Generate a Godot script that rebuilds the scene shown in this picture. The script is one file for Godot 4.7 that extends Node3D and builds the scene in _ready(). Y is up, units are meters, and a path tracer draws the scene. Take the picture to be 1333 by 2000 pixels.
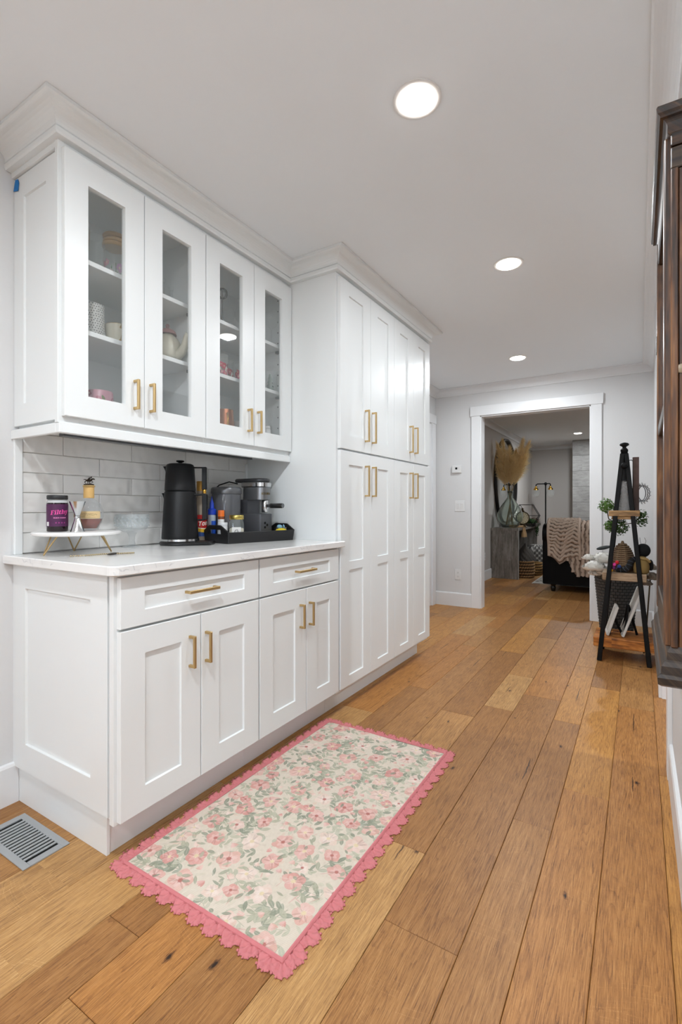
extends Node3D

# ---------------------------------------------------------------- mesh builder
class MB:
	var v := PackedVector3Array()
	var n := PackedVector3Array()
	var t := PackedVector2Array()
	var c := PackedColorArray()
	var col := Color.WHITE
	var tinted := false
	var xf := Transform3D.IDENTITY
	var nb := Basis.IDENTITY
	func at(x: Transform3D) -> MB:
		xf = x
		nb = x.basis.inverse().transposed()
		return self
	func move(o: Vector3) -> MB:
		return at(Transform3D(Basis.IDENTITY, o))
	func tint(k: Color) -> MB:
		col = k
		tinted = true
		return self
	func p(a: Vector3, m: Vector3, u: Vector2) -> void:
		v.append(xf * a)
		n.append((nb * m).normalized())
		t.append(u)
		c.append(col)
	# a, b, c run counter-clockwise seen from outside; Godot wants clockwise
	func tri(a: Vector3, b: Vector3, d: Vector3, na: Vector3, nb2: Vector3, nd: Vector3, ua := Vector2.ZERO, ub := Vector2.ZERO, ud := Vector2.ZERO) -> void:
		p(a, na, ua)
		p(d, nd, ud)
		p(b, nb2, ub)
	func quad(a: Vector3, b: Vector3, d: Vector3, e: Vector3, ua := Vector2(0, 1), ub := Vector2(1, 1), ud := Vector2(1, 0), ue := Vector2(0, 0)) -> void:
		var m := (d - a).cross(e - b).normalized()
		tri(a, b, d, m, m, m, ua, ub, ud)
		tri(a, d, e, m, m, m, ua, ud, ue)
	func face(pts: Array, cen: Vector3, g: int) -> void:
		var mid := Vector3.ZERO
		for q in pts:
			mid += q
		mid /= pts.size()
		var m: Vector3 = (pts[1] - pts[0]).cross(pts[2] - pts[0]).normalized()
		if m.dot(mid - cen) < 0:
			pts.reverse()
			m = -m
		var am := m.abs()
		var ax := am.max_axis_index()
		var us := []
		for q in pts:
			var a := g
			var b := 0
			if g == ax:
				a = (ax + 1) % 3
			b = 3 - ax - a
			us.append(Vector2(q[a], q[b]))
		for k in range(1, pts.size() - 1):
			tri(pts[0], pts[k], pts[k + 1], m, m, m, us[0], us[k], us[k + 1])
	func box(cen: Vector3, size: Vector3, bev := 0.0, g := 0) -> MB:
		var h := size / 2
		var b: float = minf(bev, minf(h.x, minf(h.y, h.z)) * 0.95)
		for ax in 3:
			var a1 := (ax + 1) % 3
			var a2 := (ax + 2) % 3
			for s in [-1.0, 1.0]:
				var q := []
				for k in [[-1, -1], [1, -1], [1, 1], [-1, 1]]:
					var w := cen
					w[ax] += s * h[ax]
					w[a1] += k[0] * (h[a1] - b)
					w[a2] += k[1] * (h[a2] - b)
					q.append(w)
				face(q, cen, g)
				if b > 0 :
					for s2 in [-1.0, 1.0]:
						var e := []
						for k in [[0, -1], [0, 1], [1, 1], [1, -1]]:
							var w := cen
							w[ax] += s * (h[ax] - (b if k[0] == 1 else 0.0))
							w[a1] += s2 * (h[a1] - (0.0 if k[0] == 1 else b))
							w[a2] += k[1] * (h[a2] - b)
							e.append(w)
						face(e, cen, g)
		if b > 0:
			for sx in [-1.0, 1.0]:
				for sy in [-1.0, 1.0]:
					for sz in [-1.0, 1.0]:
						var o := cen + Vector3(sx * h.x, sy * h.y, sz * h.z)
						face([o - Vector3(0, sy * b, sz * b), o - Vector3(sx * b, 0, sz * b), o - Vector3(sx * b, sy * b, 0)], cen, g)
		return self
	# profile of (radius, height), outer side to the right of its direction
	func lathe(pr: Array, seg := 24, crease := 0.7, sweep := TAU, start := 0.0) -> MB:
		var m := pr.size()
		var seg_n := []
		for k in m - 1:
			var d: Vector2 = pr[k + 1] - pr[k]
			seg_n.append(Vector2(d.y, -d.x).normalized() if d.length() > 1e-9 else Vector2(1, 0))
		var y0 := 1e9
		var y1 := -1e9
		for q in pr:
			y0 = minf(y0, q.y)
			y1 = maxf(y1, q.y)
		var hh := maxf(y1 - y0, 1e-6)
		for k in m - 1:
			var na: Vector2 = seg_n[k]
			var nd: Vector2 = seg_n[k]
			if k > 0 and seg_n[k - 1].dot(na) > crease:
				na = (na + seg_n[k - 1]).normalized()
			if k < m - 2 and seg_n[k + 1].dot(nd) > crease:
				nd = (nd + seg_n[k + 1]).normalized()
			var A: Vector2 = pr[k]
			var B: Vector2 = pr[k + 1]
			for i in seg:
				var f0 := start + sweep * i / seg
				var f1 := start + sweep * (i + 1) / seg
				var c0 := Vector3(sin(f0), 0, cos(f0))
				var c1 := Vector3(sin(f1), 0, cos(f1))
				var up := Vector3.UP
				var u0 := float(i) / seg
				var u1 := float(i + 1) / seg
				var va := 1.0 - (A.y - y0) / hh
				var vb := 1.0 - (B.y - y0) / hh
				if A.x > 1e-6:
					tri(c0 * A.x + up * A.y, c1 * A.x + up * A.y, c1 * B.x + up * B.y, c0 * na.x + up * na.y, c1 * na.x + up * na.y, c1 * nd.x + up * nd.y, Vector2(u0, va), Vector2(u1, va), Vector2(u1, vb))
				if B.x > 1e-6:
					tri(c0 * A.x + up * A.y, c1 * B.x + up * B.y, c0 * B.x + up * B.y, c0 * na.x + up * na.y, c1 * nd.x + up * nd.y, c0 * nd.x + up * nd.y, Vector2(u0, va), Vector2(u1, vb), Vector2(u0, vb))
		return self
	func ell(cen: Vector3, r: Vector3, nu := 14, nv := 8) -> MB:
		var keep := xf
		at(keep * Transform3D(Basis.from_scale(r), cen))
		var pr := []
		for k in nv + 1:
			var a := -PI / 2 + PI * k / nv
			pr.append(Vector2(maxf(0.0, cos(a)) if k > 0 and k < nv else 0.0, sin(a)))
		lathe(pr, nu, -1.0)
		return at(keep)
	func cyl(y0: float, y1: float, r: float, seg := 20, bev := 0.0) -> MB:
		if bev > 0:
			return lathe([Vector2(0, y0), Vector2(r - bev, y0), Vector2(r, y0 + bev), Vector2(r, y1 - bev), Vector2(r - bev, y1), Vector2(0, y1)], seg)
		return lathe([Vector2(0, y0), Vector2(r, y0), Vector2(r, y1), Vector2(0, y1)], seg)
	func tube(pts: Array, r, seg := 8, closed := false) -> MB:
		var m := pts.size()
		var rings := []
		var up := Vector3.UP
		var last := Vector3.ZERO
		for k in m:
			var d: Vector3
			if closed:
				d = (pts[(k + 1) % m] - pts[(k - 1 + m) % m]).normalized()
			else:
				d = (pts[mini(k + 1, m - 1)] - pts[maxi(k - 1, 0)]).normalized()
			if last == Vector3.ZERO:
				up = Vector3.UP if absf(d.y) < 0.9 else Vector3.RIGHT
			var x := up.cross(d).normalized()
			if x.length() < 0.1:
				x = d.cross(Vector3.FORWARD).normalized()
			up = d.cross(x).normalized()
			last = d
			var rr: float = r[k] if r is Array else r
			var ring := []
			for i in seg:
				var a := TAU * i / seg
				var o := x * cos(a) + up * sin(a)
				ring.append([pts[k] + o * rr, o])
			rings.append(ring)
		var total := m if closed else m - 1
		for k in total:
			var A: Array = rings[k]
			var B: Array = rings[(k + 1) % m]
			for i in seg:
				var j := (i + 1) % seg
				var ua := Vector2(float(k) / total, float(i) / seg)
				var ub := Vector2(float(k + 1) / total, float(i) / seg)
				var uc := Vector2(float(k + 1) / total, float(i + 1) / seg)
				var ud := Vector2(float(k) / total, float(i + 1) / seg)
				tri(A[i][0], A[j][0], B[j][0], A[i][1], A[j][1], B[j][1], ua, ud, uc)
				tri(A[i][0], B[j][0], B[i][0], A[i][1], B[j][1], B[i][1], ua, uc, ub)
		if not closed:
			for e in [0, m - 1]:
				var R: Array = rings[e]
				var o: Vector3 = (pts[1] - pts[0]).normalized() * -1.0 if e == 0 else (pts[m - 1] - pts[m - 2]).normalized()
				for i in range(1, seg - 1):
					if e == 0:
						tri(R[0][0], R[i + 1][0], R[i][0], o, o, o)
					else:
						tri(R[0][0], R[i][0], R[i + 1][0], o, o, o)
		return self
	# polygon in local XY pushed from z0 to z1
	func ext(poly: PackedVector2Array, z0: float, z1: float, smooth := false, bev := 0.0) -> MB:
		if Geometry2D.is_polygon_clockwise(poly):
			poly.reverse()
		var m := poly.size()
		var inner := poly
		if bev > 0:
			inner = PackedVector2Array()
			for k in m:
				var d0 := (poly[k] - poly[(k - 1 + m) % m]).normalized()
				var d1 := (poly[(k + 1) % m] - poly[k]).normalized()
				var nn := (Vector2(-d0.y, d0.x) + Vector2(-d1.y, d1.x)).normalized()
				inner.append(poly[k] + nn * bev)
		var ids := Geometry2D.triangulate_polygon(inner)
		for k in range(0, ids.size(), 3):
			var a := inner[ids[k]]
			var b := inner[ids[k + 1]]
			var d := inner[ids[k + 2]]
			if (b - a).cross(d - a) < 0:
				var q := b
				b = d
				d = q
			var z := Vector3(0, 0, 1)
			tri(Vector3(a.x, a.y, z1), Vector3(b.x, b.y, z1), Vector3(d.x, d.y, z1), z, z, z, a, b, d)
			tri(Vector3(a.x, a.y, z0), Vector3(d.x, d.y, z0), Vector3(b.x, b.y, z0), -z, -z, -z, a, d, b)
		var len := 0.0
		for k in m:
			var j := (k + 1) % m
			var a := poly[k]
			var b := poly[j]
			var d := (b - a).normalized()
			var na := Vector3(d.y, -d.x, 0)
			var nd := na
			if smooth:
				var dp := (a - poly[(k - 1 + m) % m]).normalized()
				var dn := (poly[(j + 1) % m] - b).normalized()
				if dp.dot(d) > 0.6:
					na = Vector3(d.y + dp.y, -d.x - dp.x, 0).normalized()
				if dn.dot(d) > 0.6:
					nd = Vector3(d.y + dn.y, -d.x - dn.x, 0).normalized()
			var l2 := len + a.distance_to(b)
			var zb := z0 + bev
			var zt := z1 - bev
			tri(Vector3(a.x, a.y, zb), Vector3(b.x, b.y, zb), Vector3(b.x, b.y, zt), na, nd, nd, Vector2(z0, len), Vector2(z0, l2), Vector2(z1, l2))
			tri(Vector3(a.x, a.y, zb), Vector3(b.x, b.y, zt), Vector3(a.x, a.y, zt), na, nd, na, Vector2(z0, len), Vector2(z1, l2), Vector2(z1, len))
			if bev > 0:
				var ia := inner[k]
				var ib := inner[j]
				quad(Vector3(a.x, a.y, zt), Vector3(b.x, b.y, zt), Vector3(ib.x, ib.y, z1), Vector3(ia.x, ia.y, z1))
				quad(Vector3(ia.x, ia.y, z0), Vector3(ib.x, ib.y, z0), Vector3(b.x, b.y, zb), Vector3(a.x, a.y, zb))
			len = l2
		return self
	# smooth sheet through a grid of points (rows of Vector3); front is where u x v points
	func sheet(g: Array, wu := false) -> MB:
		var nv := g.size()
		var nu: int = g[0].size()
		var ns := []
		for j in nv:
			var row := []
			for i in nu:
				var i0 := (i - 1 + nu) % nu if wu else maxi(i - 1, 0)
				var i1 := (i + 1) % nu if wu else mini(i + 1, nu - 1)
				var du: Vector3 = g[j][i1] - g[j][i0]
				var dv: Vector3 = g[mini(j + 1, nv - 1)][i] - g[maxi(j - 1, 0)][i]
				row.append(du.cross(dv).normalized())
			ns.append(row)
		for j in nv - 1:
			for i in (nu if wu else nu - 1):
				var k := (i + 1) % nu
				var U := func(a: int, b: int) -> Vector2: return Vector2(float(a) / maxi(nu - 1, 1), 1.0 - float(b) / (nv - 1))
				tri(g[j][i], g[j][k], g[j + 1][k], ns[j][i], ns[j][k], ns[j + 1][k], U.call(i, j), U.call(i + 1, j), U.call(i + 1, j + 1))
				tri(g[j][i], g[j + 1][k], g[j + 1][i], ns[j][i], ns[j + 1][k], ns[j + 1][i], U.call(i, j), U.call(i + 1, j + 1), U.call(i, j + 1))
		return self
	# profile of (outward, height) run along a plan path of (x, z) with mitred corners; outward is to the left of the walk seen from above with z down
	func sweep(pr: Array, path: Array, closed := false) -> MB:
		var m := path.size()
		var rows := []
		for k in m:
			var d0: Vector2
			var d1: Vector2
			if closed:
				d0 = (path[k] - path[(k - 1 + m) % m]).normalized()
				d1 = (path[(k + 1) % m] - path[k]).normalized()
			else:
				d0 = (path[k] - path[maxi(k - 1, 0)]).normalized() if k > 0 else (path[1] - path[0]).normalized()
				d1 = (path[mini(k + 1, m - 1)] - path[k]).normalized() if k < m - 1 else d0
			var n0 := Vector2(-d0.y, d0.x)
			var n1 := Vector2(-d1.y, d1.x)
			var mi := (n0 + n1).normalized()
			mi /= maxf(0.2, mi.dot(n0))
			var row := []
			for q in pr:
				row.append(Vector3(path[k].x + mi.x * q.x, q.y, path[k].y + mi.y * q.x))
			rows.append(row)
		for k in (m if closed else m - 1):
			var A: Array = rows[k]
			var B: Array = rows[(k + 1) % m]
			for i in pr.size() - 1:
				quad(A[i], B[i], B[i + 1], A[i + 1])
		return self
	func mesh() -> ArrayMesh:
		var a := []
		a.resize(Mesh.ARRAY_MAX)
		a[Mesh.ARRAY_VERTEX] = v
		a[Mesh.ARRAY_NORMAL] = n
		a[Mesh.ARRAY_TEX_UV] = t
		if tinted:
			a[Mesh.ARRAY_COLOR] = c
		var r := ArrayMesh.new()
		r.add_surface_from_arrays(Mesh.PRIMITIVE_TRIANGLES, a)
		return r

# ---------------------------------------------------------------- naming and tagging
var taken := {}

func numbered(called: String, parent: Node) -> String:
	var key := str(parent.get_instance_id()) + called
	var k: int = taken.get(key, 0)
	taken[key] = k + 1
	return called if k == 0 else "%s_%03d" % [called, k]

func tag(o: Node, label: String, category: String, group := "") -> Node:
	o.set_meta("label", label)
	o.set_meta("category", category)
	if group != "":
		o.set_meta("group", group)
	return o

func thing(called: String, label: String, category: String, where := Vector3.ZERO, turn := 0.0, group := "") -> Node3D:
	var o := Node3D.new()
	o.name = numbered(called, self)
	add_child(o, true)
	o.position = where
	o.rotation.y = turn
	tag(o, label, category, group)
	return o

func part(called: String, what, m: Material, parent: Node = self, label := "") -> MeshInstance3D:
	var o := MeshInstance3D.new()
	o.mesh = what.mesh() if what is MB else what
	o.material_override = m
	o.name = numbered(called, parent)
	parent.add_child(o, true)
	if label != "":
		o.set_meta("label", label)
	return o

func struct(called: String, what, m: Material, parent: Node = self) -> MeshInstance3D:
	var o := part(called, what, m, parent)
	o.set_meta("kind", "structure")
	return o

func copy(o: Node3D, where: Vector3, turn: float, label: String) -> Node3D:
	var r: Node3D = o.duplicate()
	r.name = numbered(str(o.name).rstrip("0123456789").trim_suffix("_"), self)
	add_child(r, true)
	r.position = where
	r.rotation.y = turn
	r.set_meta("label", label)
	return r

func V(x: float, y: float) -> Vector2:
	return Vector2(x, y)

func rot(axis: Vector3, a: float, o := Vector3.ZERO) -> Transform3D:
	return Transform3D(Basis(axis.normalized(), a), o)

# a transform whose local Y runs from a to b
func along(a: Vector3, b: Vector3) -> Transform3D:
	var y := (b - a).normalized()
	var x := y.cross(Vector3(0, 0, 1))
	if x.length() < 0.05:
		x = y.cross(Vector3(1, 0, 0))
	x = x.normalized()
	return Transform3D(Basis(x, y, x.cross(y)), a)

# ---------------------------------------------------------------- materials
func mat(c: Color, rough := 0.5, metal := 0.0) -> StandardMaterial3D:
	var m := StandardMaterial3D.new()
	m.albedo_color = c
	m.roughness = rough
	m.metallic = metal
	return m

func hexm(h: String, rough := 0.5, metal := 0.0) -> StandardMaterial3D:
	return mat(Color(h), rough, metal)

func glassm(c := Color(0.93, 0.97, 0.96, 0.04)) -> StandardMaterial3D:
	var m := mat(c, 0.02)
	m.refraction_enabled = true
	m.refraction_scale = 0.05
	m.transparency = BaseMaterial3D.TRANSPARENCY_ALPHA
	return m

func panem(a := 0.05) -> StandardMaterial3D:
	var m := mat(Color(0.9, 0.95, 0.94, a), 0.02)
	m.transparency = BaseMaterial3D.TRANSPARENCY_ALPHA
	return m

func mat_clear(c: Color) -> StandardMaterial3D:
	var m := mat(c, 0.03)
	m.transparency = BaseMaterial3D.TRANSPARENCY_ALPHA
	return m

func texm(img: Image, rough := 0.5, s := Vector3.ONE) -> StandardMaterial3D:
	var m := mat(Color.WHITE, rough)
	m.albedo_texture = ImageTexture.create_from_image(img)
	m.uv1_scale = s
	return m

func noise_bytes(sd: int, w: int, h: int, ow: int, oh: int, freq: float, oct := 3, kind := FastNoiseLite.TYPE_SIMPLEX_SMOOTH) -> PackedByteArray:
	var f := FastNoiseLite.new()
	f.seed = sd
	f.noise_type = kind
	f.frequency = freq
	f.fractal_octaves = oct
	var im := f.get_image(w, h)
	if im.get_format() != Image.FORMAT_L8:
		im.convert(Image.FORMAT_L8)
	if w != ow or h != oh:
		im.resize(ow, oh, Image.INTERPOLATE_CUBIC)
	return im.get_data()

func lut(stops: Array) -> PackedByteArray:
	var o := PackedByteArray()
	o.resize(256 * 3)
	for k in 256:
		var x := k / 255.0 * (stops.size() - 1)
		var i := mini(int(x), stops.size() - 2)
		var c: Color = Color(stops[i]).lerp(Color(stops[i + 1]), x - i)
		o[k * 3] = c.r8
		o[k * 3 + 1] = c.g8
		o[k * 3 + 2] = c.b8
	return o

# stretched grain for ordinary boards: u along the grain
func grain_image(sd: int, w: int, h: int, stops: Array, stretch := 16, contrast := 1.0) -> Image:
	var a := noise_bytes(sd, maxi(w / stretch, 8), h, w, h, 0.16, 3)
	var b := noise_bytes(sd + 7, maxi(w / (stretch / 2), 8), h, w, h, 0.5, 2)
	var d := noise_bytes(sd + 13, 32, 16, w, h, 0.08, 2)
	var L := lut(stops)
	var o := PackedByteArray()
	o.resize(w * h * 3)
	for k in w * h:
		var x := 128.0 + contrast * ((a[k] - 128) * 0.55 + (b[k] - 128) * 0.35 + (d[k] - 128) * 0.4)
		var i := clampi(int(x), 0, 255) * 3
		o[k * 3] = L[i]
		o[k * 3 + 1] = L[i + 1]
		o[k * 3 + 2] = L[i + 2]
	var im := Image.create_from_data(w, h, false, Image.FORMAT_RGB8, o)
	return im

func bump(m: StandardMaterial3D, sd: int, freq: float, strength: float, oct := 3, size := 256) -> StandardMaterial3D:
	var f := FastNoiseLite.new()
	f.seed = sd
	f.frequency = freq
	f.fractal_octaves = oct
	var im := f.get_seamless_image(size, size)
	im.convert(Image.FORMAT_L8)
	im.bump_map_to_normal_map(strength)
	m.normal_enabled = true
	m.normal_texture = ImageTexture.create_from_image(im)
	return m

# ---------------------------------------------------------------- the place, in metres: x across the hall, -z down the hall, camera at x 0, z 0
const EYE := 1.10
const LENS := 942.1          # focal length in pixels of the 1333 x 2000 picture
const CEIL := 2.44
const WALL_W := -2.0         # cabinet wall
const WALL_E := 0.115        # wall beside the camera
const FAR := -5.30           # wall with the cased opening
const LR_END := -11.2        # end wall of the living room
const FRONT := -1.345        # door faces of base and pantry cabinets
const UFRONT := -1.655       # door faces of the upper cabinets

var M := {}
var rng := RandomNumberGenerator.new()

func _ready() -> void:
	var cam := Camera3D.new()
	cam.name = "camera"
	add_child(cam)
	cam.position = Vector3(0, EYE, 0)
	cam.rotation.y = deg_to_rad(31.727)
	cam.projection = Camera3D.PROJECTION_FRUSTUM
	cam.near = 0.02
	cam.far = 60
	cam.size = 0.02 * 2000.0 / LENS
	cam.frustum_offset = Vector2(0, -7.5 / LENS * 0.02)
	cam.current = true
	var we := WorldEnvironment.new()
	var env := Environment.new()
	env.background_mode = Environment.BG_SKY
	var sky := Sky.new()
	var psm := ProceduralSkyMaterial.new()
	psm.sky_top_color = Color(0.68, 0.76, 0.86)
	psm.sky_horizon_color = Color(0.83, 0.885, 0.95)
	psm.ground_horizon_color = Color(0.7, 0.7, 0.68)
	psm.ground_bottom_color = Color(0.4, 0.4, 0.38)
	sky.sky_material = psm
	env.sky = sky
	env.tonemap_mode = Environment.TONE_MAPPER_LINEAR
	env.tonemap_exposure = 0.66
	env.sdfgi_enabled = true
	env.ssao_enabled = true
	env.ssil_enabled = true
	env.background_energy_multiplier = 17.0
	we.environment = env
	add_child(we)
	rng.seed = 7
	make_materials()
	make_lights()
	make_room()
	make_floor()
	make_cabinets()
	make_objects()

func make_materials() -> void:
	M.paint = hexm("e9ecec", 0.34)
	M.wall = bump(hexm("dadada", 0.75), 3, 0.08, 0.2)
	M.wall.uv1_triplanar = true
	M.wall.uv1_world_triplanar = true
	M.wall.uv1_scale = Vector3(3, 3, 3)
	M.lrwall = hexm("c6c1bc", 0.8)
	M.ceil = hexm("eff3f6", 0.85)
	M.trim = hexm("e7e8e9", 0.4)
	M.gold = hexm("c9ad7c", 0.42, 0.95)
	M.brass = hexm("c79a45", 0.2, 1.0)
	M.steel = hexm("c9cacb", 0.18, 1.0)
	M.darksteel = hexm("77787a", 0.3, 1.0)
	M.black = hexm("0b0b0c", 0.5)
	M.black.metallic_specular = 0.3
	M.blackgloss = hexm("0c0c0d", 0.2)
	M.white = hexm("e9e8e6", 0.45)
	M.glass = glassm()
	M.pane = panem(0.04)
	M.dark = hexm("070707", 0.9)
	M.void = hexm("050505", 1.0)

# ---------------------------------------------------------------- lights
func ceiling_lamp(x: float, z: float, label: String, power: float, r := 0.063) -> void:
	var t := thing("recessed_light", label, "light", Vector3(x, CEIL, z), 0.0, "round recessed ceiling lights")
	var b2 := MB.new()
	b2.lathe([V(r, -0.003), V(r + 0.002, -0.004), V(r + 0.012, -0.004), V(r + 0.016, -0.003), V(r + 0.016, 0.0)], 40)
	part("trim_ring", b2, M.white, t)
	var d := MB.new()
	d.lathe([V(0, -0.013), V(r * 0.6, -0.0115), V(r * 0.9, -0.0085), V(r, -0.003)], 40)
	part("diffuser", d, M.glow, t, "glowing white diffuser")
	var l := AreaLight3D.new()
	l.name = numbered("lamp", t)
	t.add_child(l, true)
	l.position = Vector3(0, -0.016, 0)
	l.rotation.x = -PI / 2
	l.area_size = Vector2(r * 1.3, r * 1.3)
	l.area_range = 14.0
	l.area_attenuation = 2.0
	l.light_energy = power
	l.light_color = Color(0.955, 0.98, 1.0)
	l.shadow_enabled = true

func make_lights() -> void:
	M.glow = mat(Color(1, 1, 1), 0.5)
	M.glow.emission_enabled = true
	M.glow.emission = Color(1.0, 0.98, 0.95)
	M.glow.emission_energy_multiplier = 22.0
	var P := LAMP
	ceiling_lamp(-0.62, -1.477, "largest glowing recessed light, nearest on the hall ceiling", P)
	ceiling_lamp(-0.61, -2.732, "second glowing recessed light down the hall ceiling, opposite the pantry crown", P * 1.0)
	ceiling_lamp(-0.92, -4.486, "third glowing recessed light, just before the cased opening", P * 2.0)
	ceiling_lamp(-0.93, -9.55, "small glowing recessed light on the living room ceiling beyond the opening", P * 2.5)
	# unseen kitchen lamps behind the camera, placed to light the cabinets and backsplash
	for q in [[-0.62, -0.22, "unseen recessed kitchen light overhead, level with the camera"], [-0.62, 1.05, "unseen recessed kitchen light over the aisle behind the camera"], [-0.62, 2.3, "unseen recessed kitchen light in front of the end wall window"], [1.3, 1.05, "unseen recessed kitchen light across from the side window"], [1.3, 2.3, "unseen recessed kitchen light in the corner between the two windows"]]:
		ceiling_lamp(q[0], q[1], q[2], P * UNSEEN_KIT)
	ceiling_lamp(1.5, -2.6, "unseen recessed light of the side room", P * 3.0)  # out of view; lights the side room and the far hall
	ceiling_lamp(0.8, -7.6, "unseen recessed light over the sofa side of the living room", P * 3.6)  # out of view; placed to brighten the living room walls

const LAMP := 1.5
const UNSEEN_KIT := 2.25  # strength of the unseen kitchen lamps, set by how they light the cabinets

# ---------------------------------------------------------------- room shell
func bx(x0: float, x1: float, y0: float, y1: float, z0: float, z1: float, bev := 0.0, g := 0, b: MB = null) -> MB:
	if b == null:
		b = MB.new()
	return b.box(Vector3((x0 + x1) / 2, (y0 + y1) / 2, (z0 + z1) / 2), Vector3(absf(x1 - x0), absf(y1 - y0), absf(z1 - z0)), bev, g)

func base_profile(h := 0.15, t := 0.015) -> Array:
	return [V(t, 0), V(t, h - 0.012), V(t * 0.75, h - 0.003), V(t * 0.4, h), V(0, h)]

func crown_profile() -> Array:
	var pr := [V(0, 2.362), V(0.012, 2.362), V(0.014, 2.372)]
	for k in 9:
		var a := PI / 2 * k / 8
		pr.append(V(0.016 + 0.056 * (1 - cos(a)), 2.374 + 0.048 * sin(a)))
	pr.append_array([V(0.08, 2.424), V(0.086, 2.428), V(0.086, 2.44)])
	return pr

func make_room() -> void:
	var X2 := 3.0
	struct("ceiling", bx(-2.4, X2 + 0.3, CEIL, CEIL + 0.15, LR_END - 0.3, 3.8), M.ceil)
	# wall with the cabinets, one run from the kitchen to the living room
	var b := bx(WALL_W - 0.25, WALL_W, 0, CEIL, -3.62, 3.6)
	bx(WALL_W - 0.25, WALL_W, 2.06, CEIL, -5.2, -3.62, 0, 0, b)
	bx(WALL_W - 0.25, WALL_W, 0, CEIL, FAR - 0.06, -5.2, 0, 0, b)
	struct("wall_west", b, M.wall)
	struct("wall_living_room_west", bx(WALL_W - 0.25, WALL_W, 0, CEIL, LR_END, FAR - 0.06), M.lrwall)
	# the wall on the other side of the hall, with an opening into a side room
	b = bx(WALL_E, WALL_E + 0.13, 0, CEIL, -2.44, 0.6)
	bx(WALL_E, WALL_E + 0.13, 2.10, CEIL, -3.35, -2.44, 0, 0, b)
	bx(WALL_E, WALL_E + 0.13, 0, CEIL, FAR, -3.35, 0, 0, b)
	struct("wall_east", b, M.wall)
	# far wall with the cased opening
	var O0 := -1.48
	var O1 := -0.40
	var OH := 2.11
	b = bx(WALL_W, O0, 0, CEIL, FAR - 0.12, FAR)
	bx(O1, X2, 0, CEIL, FAR - 0.12, FAR, 0, 0, b)
	bx(O0, O1, OH, CEIL, FAR - 0.12, FAR, 0, 0, b)
	struct("wall_far", b, M.wall)
	# shell of the rooms out of sight
	b = bx(-2.25, X2 + 0.2, 0, 0.9, 3.5, 3.7)
	bx(-2.25, X2 + 0.2, 2.2, CEIL, 3.5, 3.7, 0, 0, b)
	bx(-2.25, 0.3, 0.9, 2.2, 3.5, 3.7, 0, 0, b)
	bx(1.5, X2 + 0.2, 0.9, 2.2, 3.5, 3.7, 0, 0, b)
	struct("wall_kitchen", b, M.wall)
	b = bx(X2, X2 + 0.2, 0, CEIL, LR_END, 0.9)
	bx(X2, X2 + 0.2, 0, 0.9, 0.9, 3.5, 0, 0, b)
	bx(X2, X2 + 0.2, 2.2, CEIL, 0.9, 3.5, 0, 0, b)
	bx(X2, X2 + 0.2, 0.9, 2.2, 2.7, 3.5, 0, 0, b)
	struct("wall_outer", b, M.wall)
	struct("wall_end", bx(-2.25, X2 + 0.2, 0, CEIL, LR_END - 0.2, LR_END), M.lrwall)
	var w := thing("window_1", "unseen white framed kitchen window on the end wall behind the camera", "window", Vector3(0.9, 0.9, 3.6))  # out of view; sized for the daylight it throws on the end panels
	w.set_meta("kind", "structure")
	b = MB.new()
	for q in [[-0.6, -0.54, 0, 1.3], [0.54, 0.6, 0, 1.3], [-0.54, 0.54, 0, 0.06], [-0.54, 0.54, 1.24, 1.3], [-0.03, 0.03, 0.06, 1.24]]:
		bx(q[0], q[1], q[2], q[3], -0.05, 0.05, 0.004, 0, b)
	part("window_frame", b, M.trim, w)
	part("pane", bx(-0.54, 0.54, 0.06, 1.24, -0.003, 0.003), M.pane, w)
	w = thing("window_2", "unseen white framed kitchen window on the outer wall behind the camera", "window", Vector3(X2 + 0.1, 0.9, 1.8))  # out of view; placed to light the lower cabinet doors
	w.set_meta("kind", "structure")
	b = MB.new()
	for q in [[-0.9, -0.84, 0, 1.3], [0.84, 0.9, 0, 1.3], [-0.84, 0.84, 0, 0.06], [-0.84, 0.84, 1.24, 1.3]]:
		bx(-0.05, 0.05, q[2], q[3], q[0], q[1], 0.004, 0, b)
	part("window_frame", b, M.trim, w)
	part("pane", bx(-0.003, 0.003, 0.06, 1.24, -0.84, 0.84), M.pane, w)
	# casing of the far opening
	var t := thing("door_1", "white flat casing around the opening to the living room", "door frame", Vector3((O0 + O1) / 2, 0, FAR))
	t.set_meta("kind", "structure")
	var cx := (O0 + O1) / 2
	var hw := (O1 - O0) / 2
	part("casing", bx(-hw - 0.095, -hw, 0, OH, 0, 0.018, 0.002), M.trim, t)
	part("casing", bx(hw, hw + 0.095, 0, OH, 0, 0.018, 0.002), M.trim, t)
	part("header", bx(-hw - 0.108, hw + 0.108, OH, OH + 0.105, 0, 0.024, 0.002), M.trim, t)
	part("jamb", bx(-hw - 0.001, -hw + 0.012, 0, OH, -0.125, 0.004, 0.001), M.trim, t)
	part("jamb", bx(hw - 0.012, hw + 0.001, 0, OH, -0.125, 0.004, 0.001), M.trim, t)
	part("jamb", bx(-hw, hw, OH - 0.012, OH + 0.001, -0.125, 0.004, 0.001), M.trim, t)
	part("casing", bx(-hw - 0.095, -hw, 0, OH, -0.138, -0.12, 0.002), M.trim, t)
	part("casing", bx(hw, hw + 0.095, 0, OH, -0.138, -0.12, 0.002), M.trim, t)
	# opening in the east wall
	t = thing("door_2", "white cased opening behind the dark wood wall cabinet", "door frame", Vector3(WALL_E, 0, -2.895))
	t.set_meta("kind", "structure")
	part("casing", bx(-0.018, 0, 0, 2.10, 0.455, 0.545, 0.002), M.trim, t)
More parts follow.
